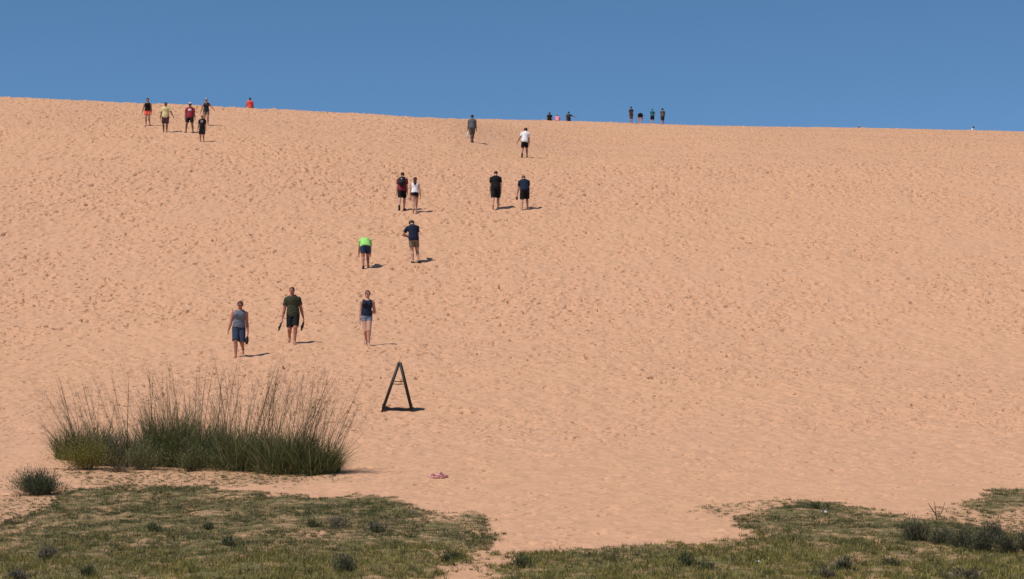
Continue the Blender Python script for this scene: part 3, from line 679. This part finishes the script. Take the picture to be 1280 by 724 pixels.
# a rolled white towel carried by the walker near the crest
tw = tag(quads_to_mesh('towel', *tube([(0, 0, 0.05), (0.01, 0.02, -0.08), (-0.015, 0.0, -0.22), (0.01, 0.01, -0.34)], [0.02, 0.035, 0.045, 0.03], 8), white), 'white cloth hanging from left hand of capped walker near crest', 'towel')
tw.location = pK['world'](pK['hands'][1])
person(184, 157, 1.66, 178, 'woman in black tank top and coral shorts descending, leftmost of the far group', top=(black, 'tank', 0.0), shorts=(coral, 0.50, 0.02), skin='tan',
       hair=(DK, 'short'), lean=2, head=(6, 6), feet=((0.14, 0.04, 0), (-0.26, -0.10, 0.10)), arms=((4, 24, 18), (-4, 14, 10)), build=1.0, chest=1.15)
person(206.5, 165.5, 1.74, 178, 'broad man in pale yellow t-shirt and dark brown shorts descending the dune', top=(yellow, 'tee', 0.01), shorts=(brown, 0.88, 0.02), skin='deep',
       hair=(DK, 'short'), lean=0, head=(4, 0), feet=((-0.02, 0.09, 0), (0.05, -0.09, 0)), arms=((0, 18, 12), (6, 32, 18)), build=1.12)
person(237, 166, 1.74, 180, 'person in white cap and dark red t-shirt with white print standing legs apart', top=(redt, 'tee', 0.0), shorts=(black, 0.74, 0.02), skin='deep',
       hair=(DK, 'short'), lean=0, head=(2, 0), feet=((-0.03, 0.21, 0), (0.03, -0.19, 0)), arms=((-6, 22, 26, 20), (0, 20, 8)), cap=(whitecap,), build=1.12, shoes=('dark', 'shoe'),
       print_=(white, 'front', -0.09, 0.09, -0.04, 0.06))
person(257.5, 157, 1.68, 176, 'person in grey cap and charcoal tank top with arms spread, behind the boy', top=(dgrey, 'tank', 0.10), shorts=(khaki, 0.45, 0.02), skin='tan',
       hair=(DK, 'tail'), lean=8, head=(8, 10), feet=((-0.10, 0.10, 0), (0.12, -0.12, 0)), arms=((10, 28, 6), (20, 42, 10)), cap=(cloth('cap_grey', (0.3, 0.31, 0.33)),), build=0.98, chest=1.15)
person(252.5, 177.5, 1.50, 182, 'fair-haired boy in black t-shirt with grey print and long black shorts', top=(black, 'tee', 0.02), shorts=(black, 0.98, 0.03), skin='tan',
       hair=((0.36, 0.20, 0.10), 'short'), lean=2, head=(22, 10), feet=((-0.02, 0.09, 0), (0.02, -0.09, 0)), arms=((0, 20, 4), (0, 12, 14)), build=0.92,
       print_=(printc, 'front', -0.06, 0.07, -0.05, 0.07))
def crest_y(px):
    rx, _ = ray(px, 155); ys = np.arange(110, 225, 0.25); return float(ys[np.argmax(base_h(rx * ys, ys) / ys)])
def behind(px, H_, vis):
    cy = crest_y(px); rx, _ = ray(px, 155); best = cy
    ys = np.arange(95, cy + 0.1, 0.25); k = float((base_h(rx * ys, ys) / ys).max())
    for y in np.arange(cy, cy + 60, 0.25):
        if (float(base_h(rx * y, y)) + H_ - k * y) * 2500 / y < vis: return y - cy
    return 60
person(312, 150, 1.75, 2, 'person in bright orange-red t-shirt half hidden beyond the crest of the dune', top=(orange, 'tee', 0.0), shorts=(black, 0.80, 0.02), skin='deep',
       hair=((0.05, 0.02, 0.02), 'short'), lean=2, head=(14, 0), feet=((0.05, 0.09, 0), (-0.05, -0.09, 0)), arms=((0, 14, 8), (0, 14, 8)), build=1.15, Y=crest_y(312) + behind(312, 1.75, 16))
def ridge(px, back, *a, **k): 
    return person(px, 155, *a, Y=crest_y(px) + back, **k)
sit = dict(hip=(-0.30, 0.12), feet=((0.30, 0.16, 0.02), (0.30, -0.16, 0.02)), sink=0.03)
ridge(687, -0.3, 1.70, 2, 'person with dark hair in black top sitting on the crest at left of three', top=(black, 'tee', 0.02), shorts=(cloth('pale_teal', (0.12, 0.24, 0.25)), 0.7, 0.02), skin='tan',
      hair=(DK, 'long'), lean=6, head=(6, 0), arms=((-14, 16, 14), (-14, 16, 14)), build=1.1, **sit)
ridge(697, -0.5, 1.50, 0, 'hunched person in pink shirt sitting on the crest between two others', top=(pink, 'tee', 0.0), shorts=(brown, 0.8, 0.02), skin='tan',
      hair=((0.10, 0.03, 0.03), 'short'), lean=16, upper=34, head=(20, 0), arms=((10, 20, 20), (10, 20, 20)), build=1.25, **sit)
pS = ridge(711, -0.3, 1.68, 4, 'person in dark clothes sitting on the crest with one arm pointing right', top=(dgrey, 'tee', 0.02), shorts=(black, 0.8, 0.03), skin='tan',
      hair=(DK, 'short'), lean=4, head=(2, -10), arms=((20, 78, 6), (-8, 20, 20)), build=1.05, **sit)
backpack(pS, (0.04, 0.042, 0.05), 'dark backpack on the pointing person seated at the crest', size=0.85)
ridge(789, -0.4, 1.66, 20, 'slim figure in dark top and grey trousers standing on crest, left of four', top=(dgrey, 'tee', 0.0), shorts=(camo, 0.99, 0.01), skin='tan',
      hair=(DK, 'short'), lean=0, head=(2, 0), feet=((0.02, 0.06, 0), (-0.03, -0.06, 0)), arms=((2, 4, 10), (0, 5, 10)), build=0.86)
ridge(800.5, -0.5, 1.62, 4, 'person in black shirt bending down on the crest with bare legs showing', top=(black, 'tee', 0.0), shorts=(black, 0.50, 0.02), skin='fair',
      hair=(BR, 'short'), lean=60, upper=96, head=(30, 0), feet=((0.02, 0.15, 0), (-0.03, -0.15, 0)), arms=((15, 8, 10), (15, 8, 10)), build=1.25)
ridge(815.5, -0.4, 1.50, 2, 'person in teal t-shirt and black shorts standing on the crest, elbows out', top=(teal, 'tee', 0.0), shorts=(black, 0.86, 0.03), skin='fair',
      hair=((0.02, 0.09, 0.12), 'short'), lean=2, head=(4, 0), feet=((0.02, 0.10, 0), (-0.03, -0.10, 0)), arms=((-10, 34, 80, 60), (-6, 14, 30, 20)), build=1.12)
ridge(828.5, -0.4, 1.64, -12, 'person in wide-brimmed hat and mottled dark clothes striding on crest, right of four', top=(camo, 'tee', 0.0), shorts=(dgrey, 0.99, 0.02), skin='tan',
      hair=(DK, 'short'), lean=4, head=(4, 0), feet=((0.12, 0.12, 0), (-0.16, -0.14, 0)), arms=((10, 22, 70, 30), (0, 12, 14)), build=1.06, cap=(dgrey, 'brim'))
ridge(1074, behind(1074, 1.6, 4.5), 1.60, 10, 'lone person in pale cap barely showing above the crest towards the right', top=(dgrey, 'tee', 0.0), shorts=(black, 0.8, 0.02), skin='deep',
      hair=(DK, 'short'), lean=4, head=(2, 0), arms=((0, 12, 10), (0, 12, 10)), build=1.0, cap=(whitecap,), feet=((0.02, 0.1, 0), (-0.03, -0.1, 0)))
ridge(1208, 10.0, 1.60, -60, 'person in white shirt lying low on the crest at the far right', top=(white, 'tee', 0.0), shorts=(dgrey, 0.9, 0.02), skin='deep',
      hair=(DK, 'short'), hip=(-0.4, 0.10), feet=((0.36, 0.14, 0.0), (0.30, -0.14, 0.0)), lean=-45, upper=-30, head=(10, 0), arms=((-20, 14, 10), (-20, 14, 10)), build=0.9, sink=0.06)
# ------------------------------------------------------------------ plants
def ribbons(base, az, th0, length, width, droop, segs, tint, twist=None):
    """thin curved blades; every argument holds one value per blade"""
    n_ = len(base); V = np.zeros((n_, 2 * segs + 1, 3)); p = np.array(base, float); th = np.array(th0, float)
    tw_ = az + (rng.random(n_) * 3.14 if twist is None else twist); wd = np.stack([np.cos(tw_), np.sin(tw_), 0 * tw_], 1)
    d = np.stack([np.sin(az), np.cos(az)], 1)
    for i in range(segs):
        t = i / segs; w_ = (width * (1 - 0.75 * t))[:, None] * 0.5 * wd
        V[:, 2 * i] = p - w_; V[:, 2 * i + 1] = p + w_
        st = (length / segs)
        p = p + np.stack([d[:, 0] * np.sin(th), d[:, 1] * np.sin(th), np.cos(th)], 1) * st[:, None]; th = th + droop / segs
    V[:, 2 * segs] = p
    off = (np.arange(n_) * (2 * segs + 1))[:, None]; Fl = []; nv = []
    q = [[2 * i, 2 * i + 1, 2 * i + 3, 2 * i + 2] for i in range(segs - 1)]
    if q: Fl.append((np.array(q).ravel()[None] + off).ravel()); nv.append(np.full(n_ * (segs - 1), 4))
    Fl.append((np.array([2 * segs - 2, 2 * segs - 1, 2 * segs])[None] + off).ravel()); nv.append(np.full(n_, 3))
    return V.reshape(-1, 3), np.concatenate(Fl), np.concatenate(nv), np.repeat(tint, 2 * segs + 1, 0)
def join_parts(L):
    V = []; Fc = []; nv = []; T = []; off = 0
    for v, f, n_, t in L: V.append(v); Fc.append(f + off); nv.append(n_); T.append(t); off += len(v)
    return np.concatenate(V), np.concatenate(Fc), np.concatenate(nv), np.concatenate(T)
def plant_part(name, L, m, parent):
    V, Fc, nv, T = join_parts(L); return mesh_np(name, V, Fc, nv, m, parent, smooth=False, tint=T)
def tints(n_, cols_, wts, jit=0.18):
    c = np.array(cols_)[rng.choice(len(cols_), n_, p=np.array(wts) / sum(wts))]
    return np.clip(c * (1 + jit * rng.standard_normal((n_, 1))), 0.005, 1)
U = rng.uniform

# the low grass: nobody could count it
NT = 140000                                              # tufts, then blades fanned out of each tuft
ty = np.sqrt(U(12.6**2, 31**2, NT)); tx = U(-1, 1, NT) * (0.285 * ty + 1.3); cv, tpx, tpy = cover(tx, ty)
keep = rng.random(NT) < cv * 0.95; tx, ty, tpx, tpy, cv = tx[keep], ty[keep], tpx[keep], tpy[keep], cv[keep]; nt_ = len(tx)
lush = np.clip((tpy - 672) / 40 + 0.7 * lattice_noise(tx, ty * 0.4, 0.9, 62), 0, 1); straw = lattice_noise(tx, ty * 0.3, 0.35, 63) + 0.7 * lattice_noise(tx, ty * 0.4, 1.3, 64)
r_ = rng.random(nt_); A_ = np.where((r_ < 0.60)[:, None], [[0.150, 0.140, 0.048]], [[0.072, 0.080, 0.030]])
A_ = np.where((rng.random(nt_) < 0.14 + 0.34 * np.clip(straw, 0, 1))[:, None], [[0.34, 0.25, 0.13]], A_); A_ = np.where((rng.random(nt_) < 0.70 * lush)[:, None], [[0.27, 0.225, 0.06]], A_)
th_ = (0.027 + 0.014 * lush) * U(0.55, 1.6, nt_) * (0.6 + 0.4 * cv); B = 15
ii = np.repeat(np.arange(nt_), B); n_ = len(ii); az = U(0, 6.28, n_); ro = U(0, 0.030, n_)
gx = tx[ii] + ro * np.sin(az); gy = ty[ii] + ro * np.cos(az); gz = base_h(gx, gy) + 0.010 + cv[ii] * 0.022 * lattice_noise(gx, gy * 0.5, 0.35, 71)
tn = A_[ii] * (1 + 0.25 * rng.standard_normal((nt_, 1)))[ii].clip(0.4, 1.8) * (1 + 0.18 * rng.standard_normal((n_, 1))).clip(0.5, 1.6)
V, Fc, nv, T = ribbons(np.stack([gx, gy, gz], 1), az + U(-0.6, 0.6, n_), U(0.1, 1.25, n_), th_[ii] * U(0.5, 1.5, n_), U(0.004, 0.008, n_), U(0, 1.0, n_), 2, tn)
go = mesh_np('grass', V, Fc, nv, LEAF, smooth=False, tint=T); go['kind'] = 'stuff'; go['label'] = 'short olive green grass covering the foot of the dune'; go['category'] = 'grass'

def frame(px, py, label, name, cat, group=None):
    g = ground_at(px, py); g.z = surf_z(g.x, g.y) - 0.01
    return thing(name, g, label, cat, 0, group), g
def local_h(g, x, y): return base_h(g.x + x, g.y + y) - g.z
def clump(px, py, rx, ry, n_, h, cols_, wts, stalks, sh, label, lean=0.0, spread=0.75, group='tall bunch grasses in the thicket', width=0.010):
    """a bunch grass: blades and thin seed stalks with open panicles; lean tips the stalks to the side"""
    h *= 1.12; sh *= 1.13; px -= 5; rx *= 1.08
    root, g = frame(px, py, label, 'grass_clump', 'grass clump', group)
    a = U(0, 6.28, n_); rr = np.sqrt(rng.random(n_)); bx, by = rr * np.cos(a) * rx, rr * np.sin(a) * ry
    base = np.stack([bx, by, local_h(g, bx, by)], 1)
    az = np.arctan2(bx / rx * 0.8 + 0.8 * rng.standard_normal(n_), by / ry * 0.5 + 0.8 * rng.standard_normal(n_))
    L = [ribbons(base, az, U(0.0, 0.75, n_) * spread, h * U(0.35, 1.25, n_) * (1 - 0.25 * rr), U(0.6, 1.3, n_) * width, U(0.1, 2.3, n_) * spread, 4, tints(n_, cols_, wts, 0.25))]
    m_ = n_ // 3; a = U(0, 6.28, m_); bx, by = np.cos(a) * rx * U(0.5, 1.02, m_), np.sin(a) * ry * U(0.5, 1.02, m_)
    L.append(ribbons(np.stack([bx, by, local_h(g, bx, by)], 1), a * 0 + np.arctan2(bx, by) + U(-1, 1, m_), U(0.4, 1.35, m_), h * U(0.15, 0.62, m_), U(0.7, 1.4, m_) * width, U(0.2, 1.6, m_), 4, tints(m_, cols_, (2, 2, 3, 2), 0.25)))
    plant_part('blades', L, LEAF, root)
    k = int(stalks * 1.35); a = U(0, 6.28, k); rr = np.sqrt(rng.random(k)); bx, by = rr * np.cos(a) * rx * 0.9, rr * np.sin(a) * ry * 0.8
    base = np.stack([bx, by, local_h(g, bx, by)], 1); dx = bx / rx * 0.26 + lean + 0.13 * rng.standard_normal(k); dy = 0.16 * rng.standard_normal(k)
    az = np.arctan2(dx, dy); th = np.hypot(dx, dy) * 0.8; ln = sh * U(0.62, 1.08, k); dr = U(0.0, 0.55, k)
    SC = [[0.20, 0.15, 0.075], [0.15, 0.13, 0.06], [0.11, 0.08, 0.045], [0.30, 0.22, 0.13]]
    ct = tints(k, SC, (3, 3, 4, 1), 0.15)
    P = [ribbons(base, az, th, ln, U(0.006, 0.011, k) * np.where(rng.random(k) < 0.25, 1.6, 1.0), dr, 6, ct)]
    # panicle branches along the upper part of each stalk
    mb = 22; idx = np.repeat(np.arange(k), mb); t = U(0.50, 1.0, k * mb); s_ = t * ln[idx]
    thm = th[idx] + dr[idx] * t * 0.5
    pb = base[idx] + np.stack([np.sin(az[idx]) * np.sin(thm), np.cos(az[idx]) * np.sin(thm), np.cos(thm)], 1) * s_[:, None]
    baz = az[idx] + U(-2.6, 2.6, k * mb); P.append(ribbons(pb, baz, th[idx] + U(0.15, 0.8, k * mb), U(0.05, 0.17, k * mb) * (1.3 - t), U(0.003, 0.005, k * mb), U(0, 0.6, k * mb), 2, ct[idx]))
    m2_ = k * mb; P.append(ribbons(pb + rng.standard_normal((m2_, 3)) * [0.028, 0.028, 0.02], U(0, 6.28, m2_), U(0.2, 1.4, m2_), U(0.010, 0.018, m2_), U(0.005, 0.009, m2_), 0 * t, 1, ct[idx] * 0.9))
    plant_part('seed_stalks', P, DRY, root)
    return root
def bush(px, py, w_, h, n_, cols_, wts, label, name='shrub', cat='shrub', leaf=0.022, stems=40, group=None, spiky=0.0, depth=0.7, flat=0.5, tips=None):
    """stems fanned from the base, each carrying many small leaves"""
    root, g = frame(px, py, label, name, cat, group)
    k = stems; a = U(0, 6.28, k); e = U(0.0, 1.0, k)**0.6; rx, ry = w_ / 2, w_ / 2 * depth
    tip = np.stack([np.cos(a) * rx * e, np.sin(a) * ry * e, h * (1 - flat * e**2) * U(0.55, 1.15, k)], 1)
    lob = 0.72 + 0.32 * np.sin(a * 2 + px) * np.sin(a * 3 + 1.7 * py) + 0.22 * np.sin(a * 5 + px * 0.7); tip[:, :2] *= lob[:, None] * 1.12; tip[:, 2] *= 0.55 + 0.5 * lob; tip[:, 0] += 0.12 * rx * math.sin(px)
    root0 = np.stack([tip[:, 0] * 0.35, tip[:, 1] * 0.35, 0 * e], 1)
    root0[:, 2] = local_h(g, root0[:, 0], root0[:, 1])
    lv = tip - root0; ln = np.linalg.norm(lv, axis=1); az = np.arctan2(lv[:, 0], lv[:, 1]); th = np.arccos(np.clip(lv[:, 2] / ln, -1, 1))
    S = [ribbons(root0, az, th, ln, np.full(k, 0.007), 0 * ln, 3, tints(k, [[0.08, 0.055, 0.035]], (1,)))]
    plant_part('stems', S, DRY, root)
    i = rng.integers(0, k, n_); t = U(0.12, 1.03, n_)**0.8; p = root0[i] + lv[i] * t[:, None] + rng.standard_normal((n_, 3)) * np.array([0.05, 0.05, 0.035]) * (0.4 + h)
    p[:, 2] = np.maximum(p[:, 2], local_h(g, p[:, 0], p[:, 1]) + 0.003)
    tn_ = tints(n_, cols_, wts, 0.25)
    if tips is not None: sel = (t > 0.82) & (rng.random(n_) < 0.55); tn_[sel] = np.array(tips) * U(0.7, 1.2, (sel.sum(), 1))
    L = [ribbons(p, az[i] + U(-1.6, 1.6, n_), np.clip(th[i] + U(-0.7, 1.0, n_) * (1 - spiky), 0, 2.2), leaf * U(0.6, 1.7, n_) * (1 + spiky), leaf * U(0.25, 0.5, n_) * (1 - 0.5 * spiky), U(0, 0.5, n_), 2, tn_)]
    plant_part('leaves', L, LEAF, root)
    return root
G1 = [[0.125, 0.150, 0.050], [0.070, 0.090, 0.034], [0.25, 0.25, 0.10], [0.36, 0.28, 0.15]]
G2 = [[0.115, 0.115, 0.060], [0.062, 0.066, 0.034], [0.21, 0.185, 0.11], [0.28, 0.20, 0.13]]
YG_ = [[0.23, 0.205, 0.045], [0.13, 0.12, 0.034], [0.33, 0.28, 0.07]]
tg = 'tall bunch grasses in the thicket'
clump(112, 574, 0.42, 0.35, 1300, 0.68, G1, (4, 4, 1, 1), 30, 1.35, 'dark bunch grass at left end of thicket, seed stalks leaning left', lean=-0.28)
clump(165, 582, 0.46, 0.32, 1500, 0.62, G2, (3, 3, 2, 1), 22, 1.30, 'sparse greyish bunch grass behind the yellow-green bush with tilted stalks', lean=-0.26)
clump(215, 582, 0.34, 0.30, 1300, 0.92, G1, (5, 3, 2, 1), 30, 1.48, 'bright green bunch grass with blades standing highest in left half of thicket', lean=-0.13, spread=0.5)
clump(258, 584, 0.38, 0.30, 1500, 0.80, G1, (3, 4, 2, 1), 30, 1.42, 'bunch grass in middle of thicket, brownish blades and upright stalks', lean=0.0, spread=0.6)
clump(312, 588, 0.42, 0.32, 1900, 0.74, G1, (4, 3, 3, 1), 52, 1.50, 'bunch grass with the densest upright pale seed stalks, right of the middle', lean=0.02)
clump(362, 592, 0.38, 0.30, 1900, 0.76, G1, (4, 4, 2, 1), 40, 1.45, 'dark green bunch grass with stalks fanning to the right', lean=0.10)
clump(398, 593, 0.32, 0.28, 1700, 0.62, G1, (5, 4, 2, 0.5), 46, 1.36, 'green bunch grass at right end of thicket with long drooping stalks', lean=0.22, spread=0.95)
bush(106, 588, 1.10, 0.55, 10000, YG_, (3, 2, 2), 'low rounded yellow-green bush at lower left of the tall grass thicket', leaf=0.020, stems=90)
bush(180, 589, 0.95, 0.55, 6000, G1, (3, 2, 3, 1.5), 'grey-green twiggy bush between yellow-green bush and tall grass', leaf=0.020, stems=90)
bush(240, 590, 0.85, 0.48, 5000, G1, (3, 3, 2, 1), 'dull green bush at the foot of middle of thicket', leaf=0.020, stems=80)
bush(150, 591, 0.70, 0.13, 900, [[0.16, 0.115, 0.075], [0.08, 0.07, 0.045]], (2, 1), 'low mat of dead grey-brown twigs on sand below the thicket', 'dead_weed', 'weed', leaf=0.022, stems=110)
bush(50, 619, 0.98, 0.33, 9500, [[0.085, 0.108, 0.055], [0.048, 0.062, 0.034], [0.16, 0.17, 0.10]], (4, 3, 2), 'small round dark green shrub alone on sand at far left', leaf=0.022, stems=110, spiky=0.5)
# stray stems lying out on the sand at the right end of the thicket
root, g = frame(424, 590, 'few long straw stems straying over sand right of the thicket', 'stray_stems', 'grass stems')
k = 26; a = U(-0.5, 3.0, k) * 0.5 + 0.9
plant_part('stems', [ribbons(np.stack([U(-0.25, 0.05, k), U(-0.2, 0.2, k), np.full(k, 0.02)], 1), a, U(0.75, 1.42, k), U(0.25, 0.75, k), np.full(k, 0.006), U(-0.1, 0.5, k), 5, tints(k, [[0.17, 0.12, 0.065], [0.10, 0.08, 0.04]], (1, 1)))], DRY, root)
# weeds in the low grass
DG = [[0.11, 0.12, 0.050], [0.060, 0.068, 0.030], [0.19, 0.18, 0.085]]; PG = [[0.16, 0.145, 0.075], [0.085, 0.080, 0.042], [0.26, 0.21, 0.14]]
for (px, py, w_, h_, pal, lab, tp) in [
    (58, 702, 30, 25, PG, 'grey-purple flowering weed left of centre in the left lawn corner', (0.26, 0.20, 0.17)),
    (192, 668, 30, 12, DG, 'flat dark green weed in upper left part of left grass patch', None),
    (262, 664, 20, 8, DG, 'tiny dark weed in the middle of left grass patch', None),
    (287, 686, 22, 18, DG, 'upright dark weed below the tiny one in left grass patch', None),
    (392, 661, 30, 17, DG, 'dark weed at left end of the purplish weed row', None),
    (425, 661, 44, 16, PG, 'purplish sprawling weed in middle of the weed row', (0.26, 0.20, 0.17)),
    (470, 668, 46, 13, DG, 'dark sprawling weed in right half of the purplish weed row', (0.16, 0.12, 0.14)),
    (433, 718, 44, 26, DG, 'dark weed with lilac flower tips at bottom of left grass patch', (0.26, 0.20, 0.17)),
    (112, 723, 30, 15, DG, 'slanting dark weed at bottom left edge of the picture', None),
    (20, 727, 34, 16, PG, 'grey flowering weed in bottom left corner', (0.26, 0.22, 0.24)),
    (566, 704, 34, 14, DG, 'leafy green weed near the right tip of left grass patch', None),
    (654, 716, 26, 18, DG, 'dark weed at left tip of the right grass patch', None),
    (859, 713, 22, 20, DG, 'small pointed dark weed at bottom edge right of the sand gap', None),
    (884, 716, 28, 10, DG, 'low dark weed just right of the pointed one', None),
    (1051, 713, 36, 23, DG, 'dark weed with pale flower tips at bottom of right patch', (0.26, 0.20, 0.17)),
    (1032, 727, 28, 14, PG, 'greyish weed cut by bottom edge below the pale-tipped weed', (0.26, 0.20, 0.17)),
    (1112, 710, 34, 9, DG, 'low reddish-green weed in the lush grass on right', (0.12, 0.08, 0.05)),
    (1210, 728, 54, 12, PG, 'purplish weed at bottom edge on the far right', (0.26, 0.20, 0.17)),
    (1020, 640, 60, 8, DG, 'thin dark runner plant on the crest of right grass mound', None)]:
    sc_ = 2500 / ground_at(px, py).y
    bush(px, py, w_ / sc_, h_ * 0.9 / sc_, int(120 + 17 * w_), pal, (3, 3, 1.5), lab, 'weed', 'weed', leaf=0.024, stems=14 + w_ // 3, spiky=0.1, flat=0.55, depth=1.3, tips=tp)
for (px, py, w_, h_, lab) in [
    (1146, 680, 50, 30, 'tall-stemmed dark weed at left end of dark weed bank'), (1180, 682, 44, 20, 'second dark weed of the bank, over reddish dead leaves'),
    (1205, 688, 46, 24, 'third dark weed of the bank, low and rounded'), (1228, 692, 56, 36, 'largest darkest weed in the middle of dark weed bank'),
    (1243, 682, 34, 30, 'upright dark weed standing against sand at the back of bank'), (1262, 693, 40, 26, 'dark weed second from right end of the bank'), (1288, 694, 50, 30, 'dark weed cut by right picture edge')]:
    sc_ = 2500 / ground_at(px, py).y
    bush(px, py, w_ / sc_, h_ / sc_, 2000, [[0.100, 0.105, 0.052], [0.055, 0.060, 0.034], [0.20, 0.17, 0.11]], (3, 3, 1.6), lab, 'weed', 'weed', leaf=0.018, stems=60, spiky=0.35, flat=0.3, group='dark weeds in the bank at right', depth=0.9)
root, g = frame(1171, 652, 'bare three-pronged dead twig standing in sand above the dark weed bank', 'dead_twig', 'twig')
m_tw = mat('dry_twig', (0.13, 0.085, 0.06), 0.9)
for pts in ([(0, 0, -0.02), (-0.01, 0, 0.10), (-0.02, 0, 0.22)], [(0, 0, 0.02), (0.06, 0, 0.11), (0.10, 0.02, 0.21)], [(-0.01, 0, 0.08), (-0.06, 0, 0.15), (-0.09, 0, 0.2)], [(0, 0, 0.02), (0.08, 0.0, 0.03), (0.15, 0, 0.025)]):
    V, Q = tube(pts, [0.006, 0.005, 0.003], 5); quads_to_mesh('prong', V, Q, m_tw, root)

# ------------------------------------------------------------------ board stand, sandals, litter
g = ground_at(499, 515); g.z = surf_z(g.x, g.y)
root = thing('sandwich_board', g, 'dark wooden A-frame board stand seen edge-on, alone on the lower sand', 'sandwich board')
slope = math.atan((float(base_h(g.x, g.y + 0.8)) - float(base_h(g.x, g.y))) / 0.8); root.rotation_euler = (slope, 0, R(3))
wood = mat('dark_stained_wood', (0.030, 0.020, 0.015), 0.6, 0.35, 25); wood2 = mat('dark_board', (0.020, 0.015, 0.013), 0.6, 0.3, 12)
def prism(a, b, wx, wy):
    """a square bar from a to b"""
    a = np.array(a, float); b = np.array(b, float); t = (b - a) / np.linalg.norm(b - a)
    u_ = np.cross(t, [0, 1, 0] if abs(t[1]) < 0.9 else [1, 0, 0]); u_ /= np.linalg.norm(u_); v_ = np.cross(t, u_)
    V = [p + u_ * sx * wx / 2 + v_ * sy * wy / 2 for p in (a, b) for sx, sy in ((-1, -1), (1, -1), (1, 1), (-1, 1))]
    return np.array(V), np.array([[3, 2, 1, 0], [4, 5, 6, 7], [0, 1, 5, 4], [1, 2, 6, 5], [2, 3, 7, 6], [3, 0, 4, 7]])
DPT = 0.86; TOP = 0.95
for s_, fx in ((-1, -0.36), (1, 0.27)):
    topx = s_ * 0.018; pan = None
    for j, yy in enumerate((0.0, DPT)):
        V, Q = prism((fx, yy, -0.05), (topx, yy, TOP), 0.050, 0.05)
        if pan is None: V0, Q0 = V, Q
        else: pass
        o = mesh_np('leg', V, Q, 4, wood, root, smooth=False)
    at_ = lambda f: fx + (topx - fx) * f
    for f in (0.07, 0.93):
        V, Q = prism((at_(f), 0.024, TOP * f), (at_(f), DPT - 0.024, TOP * f), 0.034, 0.04); mesh_np('rail', V, Q, 4, wood, root, smooth=False)
    V, Q = prism((at_(0.09), DPT / 2, TOP * 0.09), (at_(0.90), DPT / 2, TOP * 0.90), 0.014, DPT - 0.05); mesh_np('board', V, Q, 4, wood2, root, smooth=False)
for yy in (0.02, DPT - 0.02):
    zz = 0.56; V, Q = tube([(-0.36 * (1 - zz) - 0.01, yy - 0.03, zz), (0, yy - 0.03, zz - 0.008), (0.27 * (1 - zz) + 0.01, yy - 0.03, zz)], [0.009] * 3, 6); quads_to_mesh('spreader', V, Q, wood, root)
for yy in (0.12, DPT - 0.12):
    V, Q = prism((0, yy - 0.04, TOP + 0.004), (0, yy + 0.04, TOP + 0.004), 0.07, 0.02); mesh_np('hinge', V, Q, 4, mat('hinge_metal', (0.05, 0.05, 0.05), 0.5), root, smooth=False)

pk = mat('pink_rubber', (0.68, 0.30, 0.30), 0.6); pk2 = mat('deep_pink_strap', (0.42, 0.13, 0.15), 0.6)
for (px, py, rz_, tilt, lab) in ((550, 598.5, 1.35, 0.10, 'pale pink flip-flop lying on sand, nearer and left of the pair'), (560, 597.5, 1.9, 0.42, 'dusky pink flip-flop tipped on its side in sand, right of the pair')):
    g = ground_at(px, py); g.z = surf_z(g.x, g.y) + 0.012
    sandal_mesh(pk, pk2, 'flip_flop', g, (0.12, -tilt, rz_), lab, 'flip-flop', L=0.17)
paper = mat('white_paper', (0.45, 0.45, 0.44), 0.9)
for (px, py, lab) in ((1031, 650, 'white scrap of litter on the right grass mound'), (948, 712, 'tiny white scrap of litter low in the grass right of sand gap')):
    g = ground_at(px, py); q_ = 0.035 if px == 1031 else 0.018
    gxx, gyy = np.meshgrid(np.linspace(-1, 1, 7), np.linspace(-0.7, 0.7, 6)); zz = 0.35 * np.sin(gxx * 3 + 1) * np.cos(gyy * 4) + 0.2 * rng.random(gxx.shape)
    top_ = np.stack([gxx * q_, gyy * q_, 0.03 + zz * q_], -1).reshape(-1, 3); bot = top_ - [0, 0, 0.004]
    f1 = grid_faces(6, 7).reshape(-1, 4); o = mesh_np('litter_scrap', np.concatenate([top_, bot]), np.concatenate([f1, f1[:, ::-1] + 42]), 4, paper); o.location = (g.x, g.y, surf_z(g.x, g.y) + 0.02); tag(o, lab, 'litter')
